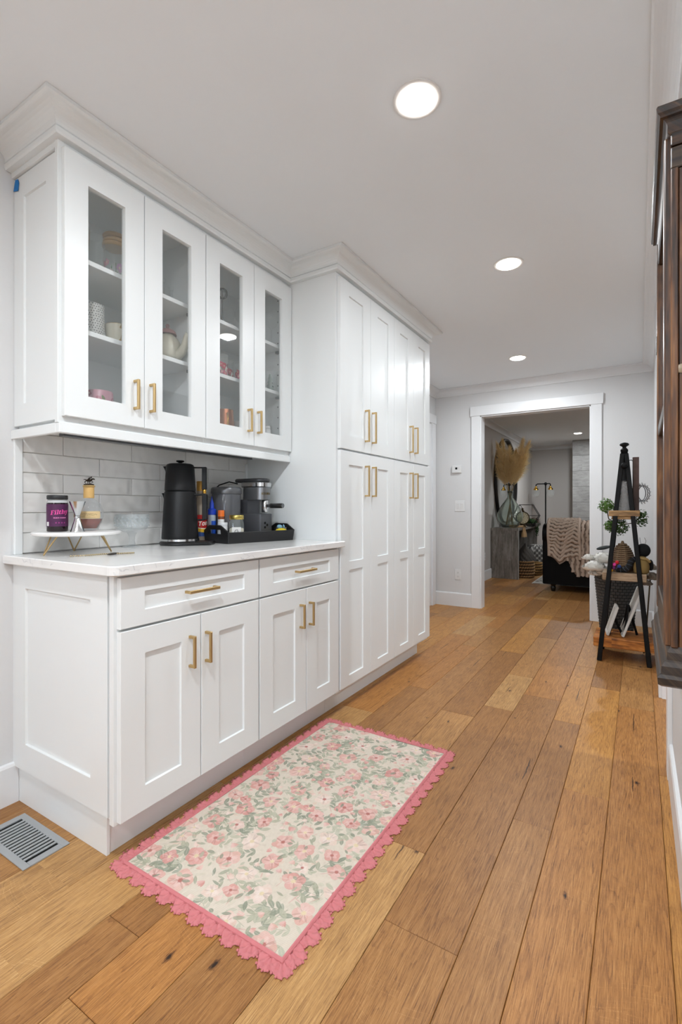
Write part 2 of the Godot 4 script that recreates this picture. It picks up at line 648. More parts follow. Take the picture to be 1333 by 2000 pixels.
	part("casing", bx(-0.018, 0, 0, 2.10, -0.545, -0.455, 0.002), M.trim, t)
	part("header", bx(-0.022, 0, 2.10, 2.19, -0.56, 0.56, 0.002), M.trim, t)
	part("jamb", bx(-0.003, 0.133, 0, 2.10, -0.458, -0.445, 0.001), M.trim, t)
	part("jamb", bx(-0.003, 0.133, 0, 2.10, 0.445, 0.458, 0.001), M.trim, t)
	# door on the cabinet wall past the pantry
	t = thing("door_3", "white panel door on the cabinet wall just past the pantry", "door", Vector3(WALL_W, 0, -4.4))
	t.set_meta("kind", "structure")
	part("casing", bx(0, 0.018, 0, 2.06, -0.875, -0.785, 0.002), M.trim, t)
	part("casing", bx(0, 0.018, 0, 2.06, 0.72, 0.78, 0.002), M.trim, t)
	part("header", bx(0, 0.022, 2.06, 2.16, -0.89, 0.79, 0.002), M.trim, t)
	var sl := MB.new()
	sl.at(Transform3D(Basis(Vector3.UP, PI / 2), Vector3(-0.03, 0.008, 0.72)))
	panel_slab(sl, 1.5, 2.04, 0.12, [[0.25, 0.95], [1.1, 1.92]], 0.035, 0.01)
	part("door_slab", sl, M.trim, t)
	# baseboards
	struct("baseboard_west", MB.new().sweep(base_profile(), [V(WALL_W, 3.5), V(WALL_W, -0.905)]), M.trim)
	struct("baseboard_far", MB.new().sweep(base_profile(), [V(WALL_W, FAR), V(O0 - 0.095, FAR)]), M.trim)
	struct("baseboard_far", MB.new().sweep(base_profile(), [V(O1 + 0.095, FAR), V(WALL_E, FAR)]), M.trim)
	struct("baseboard_east", MB.new().sweep(base_profile(), [V(WALL_E, -2.35), V(WALL_E, 0.6)]), M.trim)
	struct("baseboard_east", MB.new().sweep(base_profile(), [V(WALL_E, FAR), V(WALL_E, -3.44)]), M.trim)
	struct("baseboard_living_room", MB.new().sweep(base_profile(), [V(WALL_W, FAR - 0.12), V(WALL_W, LR_END)]), M.trim)
	# crown mouldings
	struct("trim_1", MB.new().sweep(crown_profile(), [V(WALL_W, -3.46), V(WALL_W, FAR), V(WALL_E, FAR), V(WALL_E, 0.6)]), M.trim)
	struct("trim_2", MB.new().sweep(crown_profile(), [V(WALL_W, FAR - 0.12), V(WALL_W, LR_END), V(X2, LR_END)]), M.trim)

# ---------------------------------------------------------------- oak floor
func plank_image(sd: int, w: int, h: int) -> Image:
	var fine := noise_bytes(sd, w / 40, h, w, h, 0.5, 2)
	var mid := noise_bytes(sd + 1, w / 48, h, w, h, 0.09, 3)
	var warp := noise_bytes(sd + 2, w / 64, h / 4, w, h, 0.06, 2)
	var pore := noise_bytes(sd + 3, w / 16, h, w, h, 0.85, 1)
	var hair := noise_bytes(sd + 5, w / 28, h, w, h, 0.9, 2)
	var blot := noise_bytes(sd + 4, w / 16, h / 6, w, h, 0.09, 3)
	var r := RandomNumberGenerator.new()
	r.seed = sd * 31 + 5
	var T := PackedFloat32Array()
	T.resize(w * h)
	var cy := h * r.randf_range(-0.4, 1.4)
	var knots := []
	for k in r.randi_range(1, 3):
		knots.append([r.randf() * w, r.randf_range(0.08, 0.92) * h, r.randf_range(3, 9)])
	var fr := r.randf_range(0.07, 0.14)
	var ringy := r.randf_range(0.02, 0.10)
	# rings by a table
	var ring := PackedFloat32Array()
	ring.resize(1024)
	for k in 1024:
		var x := k / 1024.0
		ring[k] = pow(x, 3.0) * 1.6 - 0.4
	for j in h:
		var base := j * w
		for i in w:
			var k := base + i
			var d := (j - cy) * fr + (warp[k] - 128) * 0.034 + i * 0.0007
			T[k] = 0.52 + (fine[k] - 128) * 0.0010 + (hair[k] - 128) * 0.0014 + (pore[k] - 128) * 0.0007 + (mid[k] - 128) * 0.0005 + (blot[k] - 128) * 0.0004 - ring[int(absf(d) * 1024.0) & 1023] * ringy
			if pore[k] > 182:
				T[k] -= 0.09
	for q in knots:
		var R: float = q[2]
		var x0 := int(q[0] - R * 9)
		var x1 := int(q[0] + R * 9)
		var ang := r.randf_range(-0.5, 0.5)
		var fx := FastNoiseLite.new()
		fx.seed = r.randi()
		fx.frequency = 0.05
		for j in range(maxi(0, int(q[1] - R * 4)), mini(h, int(q[1] + R * 4))):
			for i in range(maxi(0, x0), mini(w, x1)):
				var dx: float = (i - q[0]) / 2.2
				var dy: float = j - q[1] - dx * ang * 0.5
				var dd := sqrt(dx * dx + dy * dy) / R * (1.0 + 0.5 * fx.get_noise_2d(i, j))
				if dd < 3.2:
					var f := exp(-dd * dd * 2.0) * 0.5
					f += (0.1 * sin(dd * 9.0) + 0.08) * exp(-dd * 0.9)
					T[j * w + i] -= f
	# cracks that run with the grain
	for k in r.randi_range(0, 2):
		var x := r.randf() * w * 0.8
		var y := r.randf_range(0.15, 0.85) * h
		var n := r.randi_range(60, 260)
		for s in n:
			x += 1.0
			y += r.randf_range(-0.3, 0.3)
			var wd := 1.1 * sin(PI * s / n) + r.randf() * 0.7
			for j in range(maxi(0, int(y - 4)), mini(h, int(y + 5))):
				var e := absf(j - y)
				if int(x) < w and e < wd + 1.5:
					T[j * w + int(x)] -= 0.42 * clampf(wd + 0.6 - e, 0.0, 1.0) + 0.08
	# pale saw marks across the board
	for g in r.randi_range(5, 10):
		var xx := r.randf() * w
		var sl := r.randf_range(-0.5, 0.5)
		for s in r.randi_range(3, 9):
			xx += r.randf_range(6, 16)
			var ya := r.randf_range(0.0, 0.6) * h
			var yb := ya + r.randf_range(0.15, 0.5) * h
			var a := r.randf_range(0.08, 0.2)
			for j in range(int(ya), mini(h, int(yb))):
				var xi := int(xx + (j - h * 0.5) * sl + 0.0012 * (j - h * 0.5) * (j - h * 0.5))
				if xi >= 0 and xi < w - 1 and pore[j * w + xi] > 105:
					T[j * w + xi] += a
	var L := lut(["2a1c12", "5e4229", "8f6840", "b28652", "c69b65", "d8b584", "ead2a8"])
	var o := PackedByteArray()
	o.resize(w * h * 3)
	for k in w * h:
		var i := clampi(int(T[k] * 255.0), 0, 255) * 3
		o[k * 3] = L[i]
		o[k * 3 + 1] = L[i + 1]
		o[k * 3 + 2] = L[i + 2]
	return Image.create_from_data(w, h, false, Image.FORMAT_RGB8, o)

func make_floor() -> void:
	var tints := ["ffffff", "f1e6da", "e4d6c9", "ffeecb", "d8c8ba", "f0dbc2"]
	var mats := []
	for k in 7:
		var im := plank_image(101 + k * 17, 2048, 256)
		im.generate_mipmaps()
		var tx := ImageTexture.create_from_image(im)
		for c in tints:
			var m := hexm(c, 0.42)
			m.albedo_texture = tx
			m.metallic_specular = 0.42
			mats.append(m)
	var sub := struct("floor", bx(-2.4, 3.3, -0.12, -0.006, LR_END - 0.3, 3.8), hexm("8a6238", 0.6))
	var edges := [-2.07, -1.92, -1.79, -1.60, -1.41, -1.218, -1.092, -0.92, -0.738, -0.58, -0.38, -0.253, -0.097, 0.07, 0.26]
	var known := {5: [-0.78, -2.77, -3.81], 6: [-0.6, -2.0, -4.4], 7: [-0.9, -2.53], 8: [-1.447, -2.71, -3.31], 9: [-1.16, -3.0], 10: [-1.775, -2.72], 11: [-2.073, -3.34], 12: [-1.1, -3.10]}
	var r := RandomNumberGenerator.new()
	r.seed = 77
	for i in edges.size() - 1:
		var cuts: Array = known.get(i, [r.randf_range(-1.4, -0.2)]).duplicate()
		var z: float = cuts[0]
		while z < 0.25:
			z += r.randf_range(0.9, 1.9)
			cuts.push_front(z)
		z = cuts[-1]
		while z > LR_END:
			z -= r.randf_range(0.7, 1.9)
			cuts.append(z)
		var last := -1
		for k in cuts.size() - 1:
			var z1: float = cuts[k]
			var z0: float = maxf(cuts[k + 1], LR_END)
			var x0: float = edges[i] + 0.0006
			var x1: float = edges[i + 1] - 0.0006
			z0 += 0.0006
			z1 -= 0.0006
			if z1 - z0 < 0.02:
				continue
			var b := MB.new()
			b.box(Vector3((x0 + x1) / 2, -0.004, (z0 + z1) / 2), Vector3(x1 - x0, 0.008, z1 - z0), 0.0014, 2)
			# grain along z
			var u0 := r.randf()
			var flip := 1.0 if r.randf() < 0.5 else -1.0
			var v0 := r.randf() * 0.3
			for q in b.t.size():
				var w := b.v[q]
				b.t[q] = Vector2(u0 + flip * (w.z - z0) / 2.1, clampf(v0 + (w.x - x0) / 0.2 * 0.75, 0.0, 0.999))
			var pick := r.randi_range(0, mats.size() - 1)
			if pick / 6 == last:
				pick = (pick + 6) % mats.size()
			last = pick / 6
			if i == 11 and absf(z1 + 2.073) < 0.01:
				pick = (pick / 6) * 6 + 3      # the honey-coloured board
			part("plank", b, mats[pick], sub)

# ---------------------------------------------------------------- cabinets
# A slab in local XY, front at z = t, with sunk panels between stiles; opens is a list of [y0, y1]; through cuts right through for glass
func panel_slab(b: MB, w: float, h: float, st: float, opens: Array, t := 0.02, rec := 0.008, through := false, x0 := 0.0, y0 := 0.0) -> void:
	var e := 0.0014
	var zf := t
	var zp := t - rec
	var P := func(x: float, y: float, z: float) -> Vector3: return Vector3(x + x0, y + y0, z)
	# front faces of stiles and rails
	var F := func(xa: float, xb: float, ya: float, yb: float, z: float) -> void:
		b.quad(P.call(xa, ya, z), P.call(xb, ya, z), P.call(xb, yb, z), P.call(xa, yb, z))
	F.call(e, st, e, h - e, zf)
	F.call(w - st, w - e, e, h - e, zf)
	var y := e
	for o in opens:
		F.call(st, w - st, y, o[0], zf)
		y = o[1]
	F.call(st, w - st, y, h - e, zf)
	# outer edges with a small arris
	var ring := [[0, 0], [w, 0], [w, h], [0, h]]
	var ring2 := [[e, e], [w - e, e], [w - e, h - e], [e, h - e]]
	for k in 4:
		var j := (k + 1) % 4
		b.quad(P.call(ring[k][0], ring[k][1], zf - e), P.call(ring[j][0], ring[j][1], zf - e), P.call(ring2[j][0], ring2[j][1], zf), P.call(ring2[k][0], ring2[k][1], zf))
		b.quad(P.call(ring[k][0], ring[k][1], 0), P.call(ring[j][0], ring[j][1], 0), P.call(ring[j][0], ring[j][1], zf - e), P.call(ring[k][0], ring[k][1], zf - e))
	if through:
		zp = 0.0
		var yb := 0.0
		var B := func(xa: float, xb: float, ya: float, y2: float) -> void:
			b.quad(P.call(xb, ya, 0), P.call(xa, ya, 0), P.call(xa, y2, 0), P.call(xb, y2, 0))
		B.call(0, st, 0, h)
		B.call(w - st, w, 0, h)
		for o in opens:
			B.call(st, w - st, yb, o[0])
			yb = o[1]
		B.call(st, w - st, yb, h)
	else:
		b.quad(P.call(w, 0, 0), P.call(0, 0, 0), P.call(0, h, 0), P.call(w, h, 0))
	for o in opens:
		var a := [[st, o[0]], [w - st, o[0]], [w - st, o[1]], [st, o[1]]]
		var g := 0.0018
		var a2 := [[st + g, o[0] + g], [w - st - g, o[0] + g], [w - st - g, o[1] - g], [st + g, o[1] - g]]
		for k in 4:
			var j := (k + 1) % 4
			b.quad(P.call(a[k][0], a[k][1], zf), P.call(a[j][0], a[j][1], zf), P.call(a2[j][0], a2[j][1], zp), P.call(a2[k][0], a2[k][1], zp))
		if not through:
			F.call(a2[0][0], a2[1][0], a2[0][1], a2[2][1], zp)

# square bar pull standing on the face; centred, along local Y unless across
func pull(parent: Node, x: float, y: float, z: float, length: float, across := false) -> void:
	var b := MB.new()
	if across:
		b.at(Transform3D(Basis(Vector3(0, 0, 1), PI / 2), Vector3(x, y, z)))
	else:
		b.move(Vector3(x, y, z))
	b.box(Vector3(0, 0, 0.026), Vector3(0.0105, length, 0.0085), 0.0012)
	for s in [-1, 1]:
		b.box(Vector3(0, s * (length / 2 - 0.005), 0.011), Vector3(0.0098, 0.0095, 0.023), 0.0008)
	part("handle", b, M.gold, parent)

func door(parent: Node, called: String, x0: float, x1: float, y0: float, y1: float, st: float, opens: Array, through := false) -> MeshInstance3D:
	var b := MB.new()
	panel_slab(b, x1 - x0, y1 - y0, st, opens, 0.02, 0.008, through)
	var d := part(called, b, M.paint, parent)
	d.position = Vector3(x0, y0, -0.02)
	if through:
		for o in opens:
			var p := part("glass_pane", bx(st - 0.006, x1 - x0 - st + 0.006, o[0] - 0.006, o[1] + 0.006, 0.006, 0.009), M.pane, d)
	return d

func unit(called: String, label: String, front: float, s0: float, group: String) -> Node3D:
	return thing(called, label, "cabinet", Vector3(front, 0, -s0), PI / 2, group)

func make_cabinets() -> void:
	var D := FRONT - WALL_W - 0.02      # carcass depth behind the doors
	# ---- base cabinets; local x runs down the hall, local z out of the face
	var spans := [[0.912, 1.529, [[0.897, 1.213], [1.217, 1.525]]], [1.529, 2.154, [[1.533, 1.862], [1.866, 2.152]]]]
	for k in 2:
		var q: Array = spans[k]
		var t := unit("base_cabinet", ["white base cabinet with a panelled end under the cake stand", "white base cabinet under the coffee machine, against the pantry"][k], FRONT, q[0], "white base cabinets")
		var w: float = q[1] - q[0]
		var b := bx(0, w, 0.115, 0.893, -D - 0.02, -0.0435, 0.001)
		part("body", b, M.paint, t)
		part("face_frame", bx(0.887 - q[0] if k == 0 else 0.0, w, 0.125, 0.893, -0.043, -0.0206, 0.001), M.paint, t)
		part("toe_kick", bx(0.0, w, 0.0, 0.116, -D - 0.02, FRONT * 0 - 0.091, 0.001), M.paint, t)
		var ds: Array = q[2]
		var dr := door(t, "drawer", ds[0][0] - q[0], ds[1][1] - q[0], 0.728, 0.886, 0.085, [[0.048, 0.108]])
		pull(dr, (ds[1][1] - ds[0][0]) / 2, 0.08, 0.02, 0.14, true)
		for i in 2:
			var d: Array = ds[i]
			var dw: float = d[1] - d[0]
			var o := door(t, "door", d[0] - q[0], d[1] - q[0], 0.135, 0.720, 0.086, [[0.078, 0.503]])
			pull(o, dw - 0.05 if i == 0 else 0.02, 0.462, 0.02, 0.112)
		if k == 0:
			# panelled end, facing back up the hall
			b = MB.new()
			b.at(Transform3D(Basis(Vector3.UP, -PI / 2), Vector3(0.0, 0.135, -D - 0.02)))
			panel_slab(b, D - 0.042, 0.755, 0.09, [[0.10, 0.672]], 0.02, 0.008)
			part("end_panel", b, M.paint, t)
			part("kick_return", bx(-0.006, 0.006, 0.0, 0.134, -D - 0.02, -0.086, 0.001), M.paint, t)
	# ---- upper cabinets
	var U := UFRONT - WALL_W - 0.02
	var us := [[0.913, 1.524, [[0.897, 1.206], [1.209, 1.522]]], [1.524, 2.153, [[1.526, 1.841], [1.844, 2.150]]]]
	for k in 2:
		var q: Array = us[k]
		var t := unit("upper_cabinet", ["glass-fronted white wall cabinet with blue tape on its panelled end", "glass-fronted white wall cabinet beside the tall pantry"][k], UFRONT, q[0], "glass-fronted wall cabinets")
		t.position.y = 1.392
		var w: float = q[1] - q[0]
		var zb := -U - 0.02
		var zf := -0.04
		part("side_panel", bx(0, 0.018, 0.0, 0.962, zb, zf, 0.0008), M.paint, t)
		part("side_panel", bx(w - 0.018, w, 0.0, 0.962, zb, zf, 0.0008), M.paint, t)
		part("back_panel", bx(0.018, w - 0.018, 0.02, 0.955, zb, zb + 0.008), M.paint, t)
		part("bottom_panel", bx(0.018, w - 0.018, 0.0, 0.02, zb, zf, 0.0008), M.paint, t)
		part("top_panel", bx(0.018, w - 0.018, 0.925, 0.962, zb, zf, 0.0008), M.paint, t)
		for y in [0.355, 0.612]:
			var sh := part("shelf", bx(0.019, w - 0.019, y - 0.018, y, zb + 0.008, -0.05, 0.001), M.paint, t)
			for x in [0.024, w - 0.024]:
				for z in [zb + 0.06, -0.085]:
					part("shelf_pin", bx(x - 0.006, x + 0.006, y - 0.032, y - 0.018, z - 0.012, z + 0.012, 0.002), M.darksteel, sh)
		var holes := MB.new()
		for x in [0.0185, w - 0.0185]:
			for z in [zb + 0.06, -0.085]:
				for i in 14:
					holes.box(Vector3(x, 0.1 + i * 0.06, z), Vector3(0.0012, 0.006, 0.006))
		part("peg_holes", holes, M.black, t).set_meta("kind", "stuff")
		var fl: float = 0.884 - q[0] if k == 0 else 0.0
		var ff := bx(fl, 0.045, 0.0, 0.962, -0.0395, -0.0206, 0.001)
		bx(w - 0.045, w, 0.0, 0.962, -0.0395, -0.0206, 0.001, 0, ff)
		bx(0.045, w - 0.045, 0.0, 0.045, -0.0395, -0.0206, 0.0, 0, ff)
		bx(0.045, w - 0.045, 0.905, 0.962, -0.0395, -0.0206, 0.0, 0, ff)
		part("face_frame", ff, M.paint, t)
		var ds: Array = q[2]
		for i in 2:
			var d: Array = ds[i]
			var o := door(t, "door", d[0] - q[0], d[1] - q[0], 0.023, 0.938, 0.082, [[0.079, 0.823]], true)
			pull(o, (d[1] - d[0]) - 0.044 if i == 0 else 0.024, 0.121, 0.02, 0.114)
			part("hinge", bx(0.012 if i == 0 else (d[1] - d[0]) - 0.03, 0.03 if i == 0 else (d[1] - d[0]) - 0.012, 0.1, 0.15, -0.02, -0.001, 0.002), M.darksteel, o)
		if k == 0:
			var b := MB.new()
			b.at(Transform3D(Basis(Vector3.UP, -PI / 2), Vector3(0.0, 0.013, zb + 0.002)))
			panel_slab(b, U - 0.030, 0.925, 0.07, [[0.08, 0.845]], 0.018, 0.007)
			part("end_panel", b, M.paint, t)
			part("frieze", bx(0.886 - q[0], 0.0, 0.941, 0.9625, zb, -0.03, 0.001), M.paint, t)
	# frieze above the doors is part of each box; light rail and crown run over both
	var lr := thing("light_rail", "white rail along the underside of the glass-fronted cabinets", "moulding", Vector3(UFRONT, 1.357, -0.884), PI / 2)
	var b2 := bx(0.0, 1.268, 0.0, 0.034, -0.034, -0.010, 0.002)
	part("front_rail", b2, M.paint, lr)
	part("return_rail", bx(0.0, 0.018, 0.0, 0.034, -U - 0.02, -0.0345, 0.002), M.paint, lr)
	part("light_strip", bx(0.06, 1.05, 0.001, 0.034, -0.125, -0.095, 0.001), M.darksteel, lr, "slim dark metal strip under the cabinets")
	# ---- pantries
	var ps := [[2.155, 2.8315, [[2.172, 2.507], [2.5095, 2.83]]], [2.8315, 3.452, [[2.833, 3.140], [3.1425, 3.448]]]]
	for k in 2:
		var q: Array = ps[k]
		var t := unit("pantry_cabinet", ["tall white pantry cabinet next to the worktop", "tall white pantry cabinet at the end of the run"][k], FRONT, q[0], "tall pantry cabinets")
		var w: float = q[1] - q[0]
		part("body", bx(0, w, 0.115, 2.356, -D - 0.02, -0.0205, 0.001), M.paint, t)
		part("toe_kick", bx(0, w - (0.03 if k == 1 else 0.0), 0.0, 0.116, -D - 0.02, -0.091, 0.001), M.paint, t)
		var ds: Array = q[2]
		for i in 2:
			var d: Array = ds[i]
			var dw: float = d[1] - d[0]
			var st := 0.088
			var lo := door(t, "door", d[0] - q[0], d[1] - q[0], 0.135, 1.410, st, [[0.053, 0.628], [0.674, 1.202]])
			var hi := door(t, "door", d[0] - q[0], d[1] - q[0], 1.420, 2.332, st, [[0.078, 0.837]])
			var hx := dw - 0.065 if i == 0 else 0.018
			pull(lo, hx, 1.12, 0.02, 0.178)
			pull(hi, hx, 0.153, 0.02, 0.185)
	# ---- crown along the cabinet tops
	var pr := [V(-0.02, 2.352), V(0.018, 2.352), V(0.022, 2.358), V(0.022, 2.372), V(0.015, 2.378)]
	for k in 8:
		var a := PI / 2 * k / 7
		pr.append(V(0.02 + 0.052 * (1 - cos(a)), 2.38 + 0.042 * sin(a)))
	pr.append_array([V(0.076, 2.423), V(0.084, 2.427), V(0.084, 2.4395)])
	var cr := MB.new().sweep(pr, [V(WALL_W + 0.001, -0.884), V(UFRONT - 0.012, -0.884), V(UFRONT - 0.012, -2.149), V(FRONT - 0.012, -2.149), V(FRONT - 0.012, -3.45), V(WALL_W + 0.001, -3.45)])
	tag(part("crown_moulding", cr, M.paint), "white crown moulding stepping along the cabinet tops", "moulding")
	# ---- worktop
	make_counter()
	make_tiles()

func marble_image(sd: int, n: int) -> Image:
	var a := noise_bytes(sd, n, n, n, n, 0.0035, 3)
	var b := noise_bytes(sd + 1, n, n, n, n, 0.012, 3)
	var d := noise_bytes(sd + 2, n / 8, n / 8, n, n, 0.03, 3)
	var o := PackedByteArray()
	o.resize(n * n * 3)
	for k in n * n:
		var v := absf(a[k] - 128.0 + (b[k] - 128) * 0.25)
		var g := 0.0
		if d[k] > 128:
			g = clampf(1.0 - v / 2.2, 0.0, 1.0) * clampf((d[k] - 128) / 40.0, 0.0, 1.0) * 0.36
		g += clampf((d[k] - 160) / 700.0, 0.0, 0.08)
		o[k * 3] = int(236 - g * 95)
		o[k * 3 + 1] = int(235 - g * 92)
		o[k * 3 + 2] = int(233 - g * 86)
	return Image.create_from_data(n, n, false, Image.FORMAT_RGB8, o)

func make_counter() -> void:
	var m := texm(marble_image(21, 640), 0.14)
	m.uv1_triplanar = true
	m.uv1_world_triplanar = true
	m.uv1_scale = Vector3(1.1, 1.1, 1.1)
	M.quartz = m
	# plan outline with a rounded near corner, pushed up by the thickness
	var xw := WALL_W + 0.001
	var xf := -1.322
	var zn := -0.857
	var zf := -2.153
	var pl := PackedVector2Array([V(xw, -zn), V(xw, -zf), V(xf - 0.0235, -zf), V(xf - 0.0, -zf - 0.0)])
	pl = PackedVector2Array([V(xw, -zn), V(xw, -zf), V(FRONT + 0.003, -zf), V(FRONT + 0.003, 2.186), V(xf - 0.006, 2.186), V(xf, 2.180)])
	for k in 6:
		var a := PI / 2 * k / 5
		pl.append(V(xf - 0.03 + 0.03 * cos(a), -zn + 0.03 - 0.03 * sin(a)))
	var b := MB.new()
	b.at(Transform3D(Basis(Vector3(1, 0, 0), -PI / 2), Vector3.ZERO))
	b.ext(pl, 0.8955, 0.926, false, 0.003)
	tag(part("worktop", b, m), "white quartz worktop with thin grey veins over the base cabinets", "worktop")

func make_tiles() -> void:
	var t := thing("backsplash", "glossy white subway tile backsplash above the worktop", "backsplash", Vector3(WALL_W, 0.928, -0.92))
	part("grout", bx(0.0, 0.004, 0.0, 0.47, -1.235, 0.0), hexm("d2d0cc", 0.9), t)
	var ms := []
	for k in 4:
		var m := bump(hexm("e3e2df", 0.07), 40 + k, 0.010, 8.0, 2, 256)
		m.uv1_scale = Vector3(1, 1, 1)
		ms.append(m)
	var r := RandomNumberGenerator.new()
	r.seed = 5
	for row in 6:
		var y0 := 0.0015 + row * 0.0768
		var y1 := minf(y0 + 0.0750, 0.47)
		var off := 0.153 if row % 2 == 1 else 0.308
		var z := 0.0
		var first := true
		while z < 1.23:
			var w := (off if first else 0.311)
			first = false
			var z1 := minf(z + w, 1.235)
			if z1 - z > 0.01:
				var b := MB.new()
				var c := Vector3(0.0055, (y0 + y1) / 2, -(z + z1) / 2)
				b.at(Transform3D(Basis.from_euler(Vector3(0, r.randf_range(-0.006, 0.006), r.randf_range(-0.012, 0.012))), c))
				b.box(Vector3.ZERO, Vector3(0.009, y1 - y0, z1 - z - 0.0016), 0.002)
				for q in b.t.size():
					var p := b.v[q]
					b.t[q] = Vector2(-p.z / 0.31 + row * 0.37, p.y / 0.31)
				part("tile", b, ms[r.randi() % 4], t)
			z = z1
	part("edge_strip", bx(0.0, 0.016, -0.002, 0.434, 0.001, 0.03, 0.002), M.paint, t)
	part("edge_strip", bx(0.0, 0.016, -0.002, 0.434, -1.234, -1.216, 0.002), M.paint, t)

# ---------------------------------------------------------------- a small paint box for printed patterns
class Canvas:
	var w: int
	var h: int
	var d: PackedByteArray
	func _init(W: int, H: int, bg: Color) -> void:
		w = W
		h = H
		var im := Image.create(W, H, false, Image.FORMAT_RGBA8)
		im.fill(bg)
		d = im.get_data()
	func dot(x: int, y: int, c: Color, a: float) -> void:
		if x < 0 or y < 0 or x >= w or y >= h or a <= 0.0:
			return
		var k := (y * w + x) * 4
		a = minf(a, 1.0)
		d[k] = int(lerpf(d[k], c.r8, a))
		d[k + 1] = int(lerpf(d[k + 1], c.g8, a))
		d[k + 2] = int(lerpf(d[k + 2], c.b8, a))
		d[k + 3] = maxi(d[k + 3], int(255 * a))
	# petal or leaf: an ellipse pointed at one or both ends
	func leaf(cx: float, cy: float, l: float, wd: float, ang: float, c: Color, a := 1.0, point := 0.7, vein := 0.0) -> void:
		var co := cos(ang)
		var si := sin(ang)
		var R := maxf(l, wd) + 1.0
		for y in range(int(cy - R), int(cy + R) + 1):
			for x in range(int(cx - R), int(cx + R) + 1):
				var dx := x - cx
				var dy := y - cy
				var u := (dx * co + dy * si) / l
				var v := (-dx * si + dy * co) / wd
				if absf(u) >= 1.0:
					continue
				var lim := pow(1.0 - u * u, 0.5 + point * 0.5)
				var e := (lim - absf(v)) * wd
				if e > -0.5:
					var k := clampf(e + 0.5, 0.0, 1.0) * a
					if vein > 0.0 and absf(v) < 0.09:
						k *= 1.0 - vein
					dot(x, y, c, k)
	func disc(cx: float, cy: float, r: float, c: Color, a := 1.0) -> void:
		leaf(cx, cy, r, r, 0.0, c, a, 0.0)
	func line(x0: float, y0: float, x1: float, y1: float, wd: float, c: Color, a := 1.0) -> void:
		var n := int(maxf(absf(x1 - x0), absf(y1 - y0)) / maxf(wd * 0.5, 0.5)) + 1
		for k in n + 1:
			var f := float(k) / n
			disc(lerpf(x0, x1, f), lerpf(y0, y1, f), wd, c, a)
	func flower(cx: float, cy: float, r: float, c: Color, pale: Color, heart: Color, turn: float, petals := 5) -> void:
		for k in petals:
			var a := turn + TAU * k / petals + 0.25 * sin(turn * 7.0 + k * 2.3)
			var g := 1.0 + 0.22 * sin(turn * 13.0 + k * 4.1)
			leaf(cx + cos(a) * r * 0.5, cy + sin(a) * r * 0.5, r * 0.55 * g, r * 0.5, a, c.lerp(pale, 0.25 + 0.25 * sin(turn * 5.0 + k * 1.7)), 0.9, 0.1)
		for k in petals:
			var a := turn + TAU * (k + 0.5) / petals
			leaf(cx + cos(a) * r * 0.36, cy + sin(a) * r * 0.36, r * 0.36, r * 0.2, a, pale, 0.55, 0.3)
		disc(cx, cy, r * 0.2, heart, 0.9)
		for k in 7:
			var a := turn + TAU * k / 7
			disc(cx + cos(a) * r * 0.24, cy + sin(a) * r * 0.24, maxf(r * 0.05, 1.0), heart.lightened(0.3), 0.8)
	func image() -> Image:
		return Image.create_from_data(w, h, false, Image.FORMAT_RGBA8, d)

func print_mat(cv: Canvas, rough: float, clear := false) -> StandardMaterial3D:
	var im := cv.image()
	if not clear:
		im.convert(Image.FORMAT_RGB8)
	var m := texm(im, rough)
	if clear:
		m.transparency = BaseMaterial3D.TRANSPARENCY_ALPHA
	return m

# flat lettering, optionally bent round an upright cylinder of radius r that faces local +z
func letters(text: String, size: float, r := 0.0, font := "Droid Sans", bold := false, slant := 0.0) -> ArrayMesh:
	var tm := TextMesh.new()
	var f := SystemFont.new()
	f.font_names = PackedStringArray([font])
	if bold:
		f.font_weight = 700
	tm.font = f
	tm.text = text
	tm.font_size = 32
	tm.pixel_size = size / 32.0
	tm.depth = size * 0.04
	var a := tm.get_mesh_arrays()
	var vs: PackedVector3Array = a[Mesh.ARRAY_VERTEX]
	var ns: PackedVector3Array = a[Mesh.ARRAY_NORMAL]
	for k in vs.size():
		var p := vs[k]
		p.x += p.y * slant
		p.y += p.x * slant * 0.5
		if r > 0.0:
			var g := p.x / r
			var R := r + p.z
			ns[k] = ns[k].rotated(Vector3.UP, g)
			p = Vector3(sin(g) * R, p.y, cos(g) * R)
		vs[k] = p
	a[Mesh.ARRAY_VERTEX] = vs
	a[Mesh.ARRAY_NORMAL] = ns
	var m := ArrayMesh.new()
	m.add_surface_from_arrays(Mesh.PRIMITIVE_TRIANGLES, a)
	return m

func word(text: String, size: float, where: Vector3, m: Material, parent: Node, r := 0.0, turn := 0.0, font := "Droid Sans", bold := false, slant := 0.0) -> void:
	var o := part("lettering", letters(text, size, r, font, bold, slant), m, parent)
	o.position = where
	o.rotation.y = turn

const CT := 0.926

func make_objects() -> void:
	make_counter_things()
	make_cupboard_things()
	make_rug()
	make_wall_things()
	make_far_things()
	make_ladder_things()
	make_wood_cabinet()

func hairpin(t: Node3D, a: float, y1: float, rt: float, rb: float) -> void:
	var side := Vector3(cos(a), 0, -sin(a))
	var out := Vector3(sin(a), 0, cos(a))
	var foot := out * rb + Vector3(0, 0.003, 0)
	var p0 := out * rt + side * 0.028 + Vector3(0, y1, 0)
	var p1 := out * rt - side * 0.028 + Vector3(0, y1, 0)
	var b := MB.new()
	b.tube([p0, p0.lerp(foot, 0.5), p0.lerp(foot, 0.94), foot + side * 0.0015, foot, foot - side * 0.0015, p1.lerp(foot, 0.94), p1.lerp(foot, 0.5), p1], 0.0027, 8)
	part("hairpin_leg", b, M.gold, t)

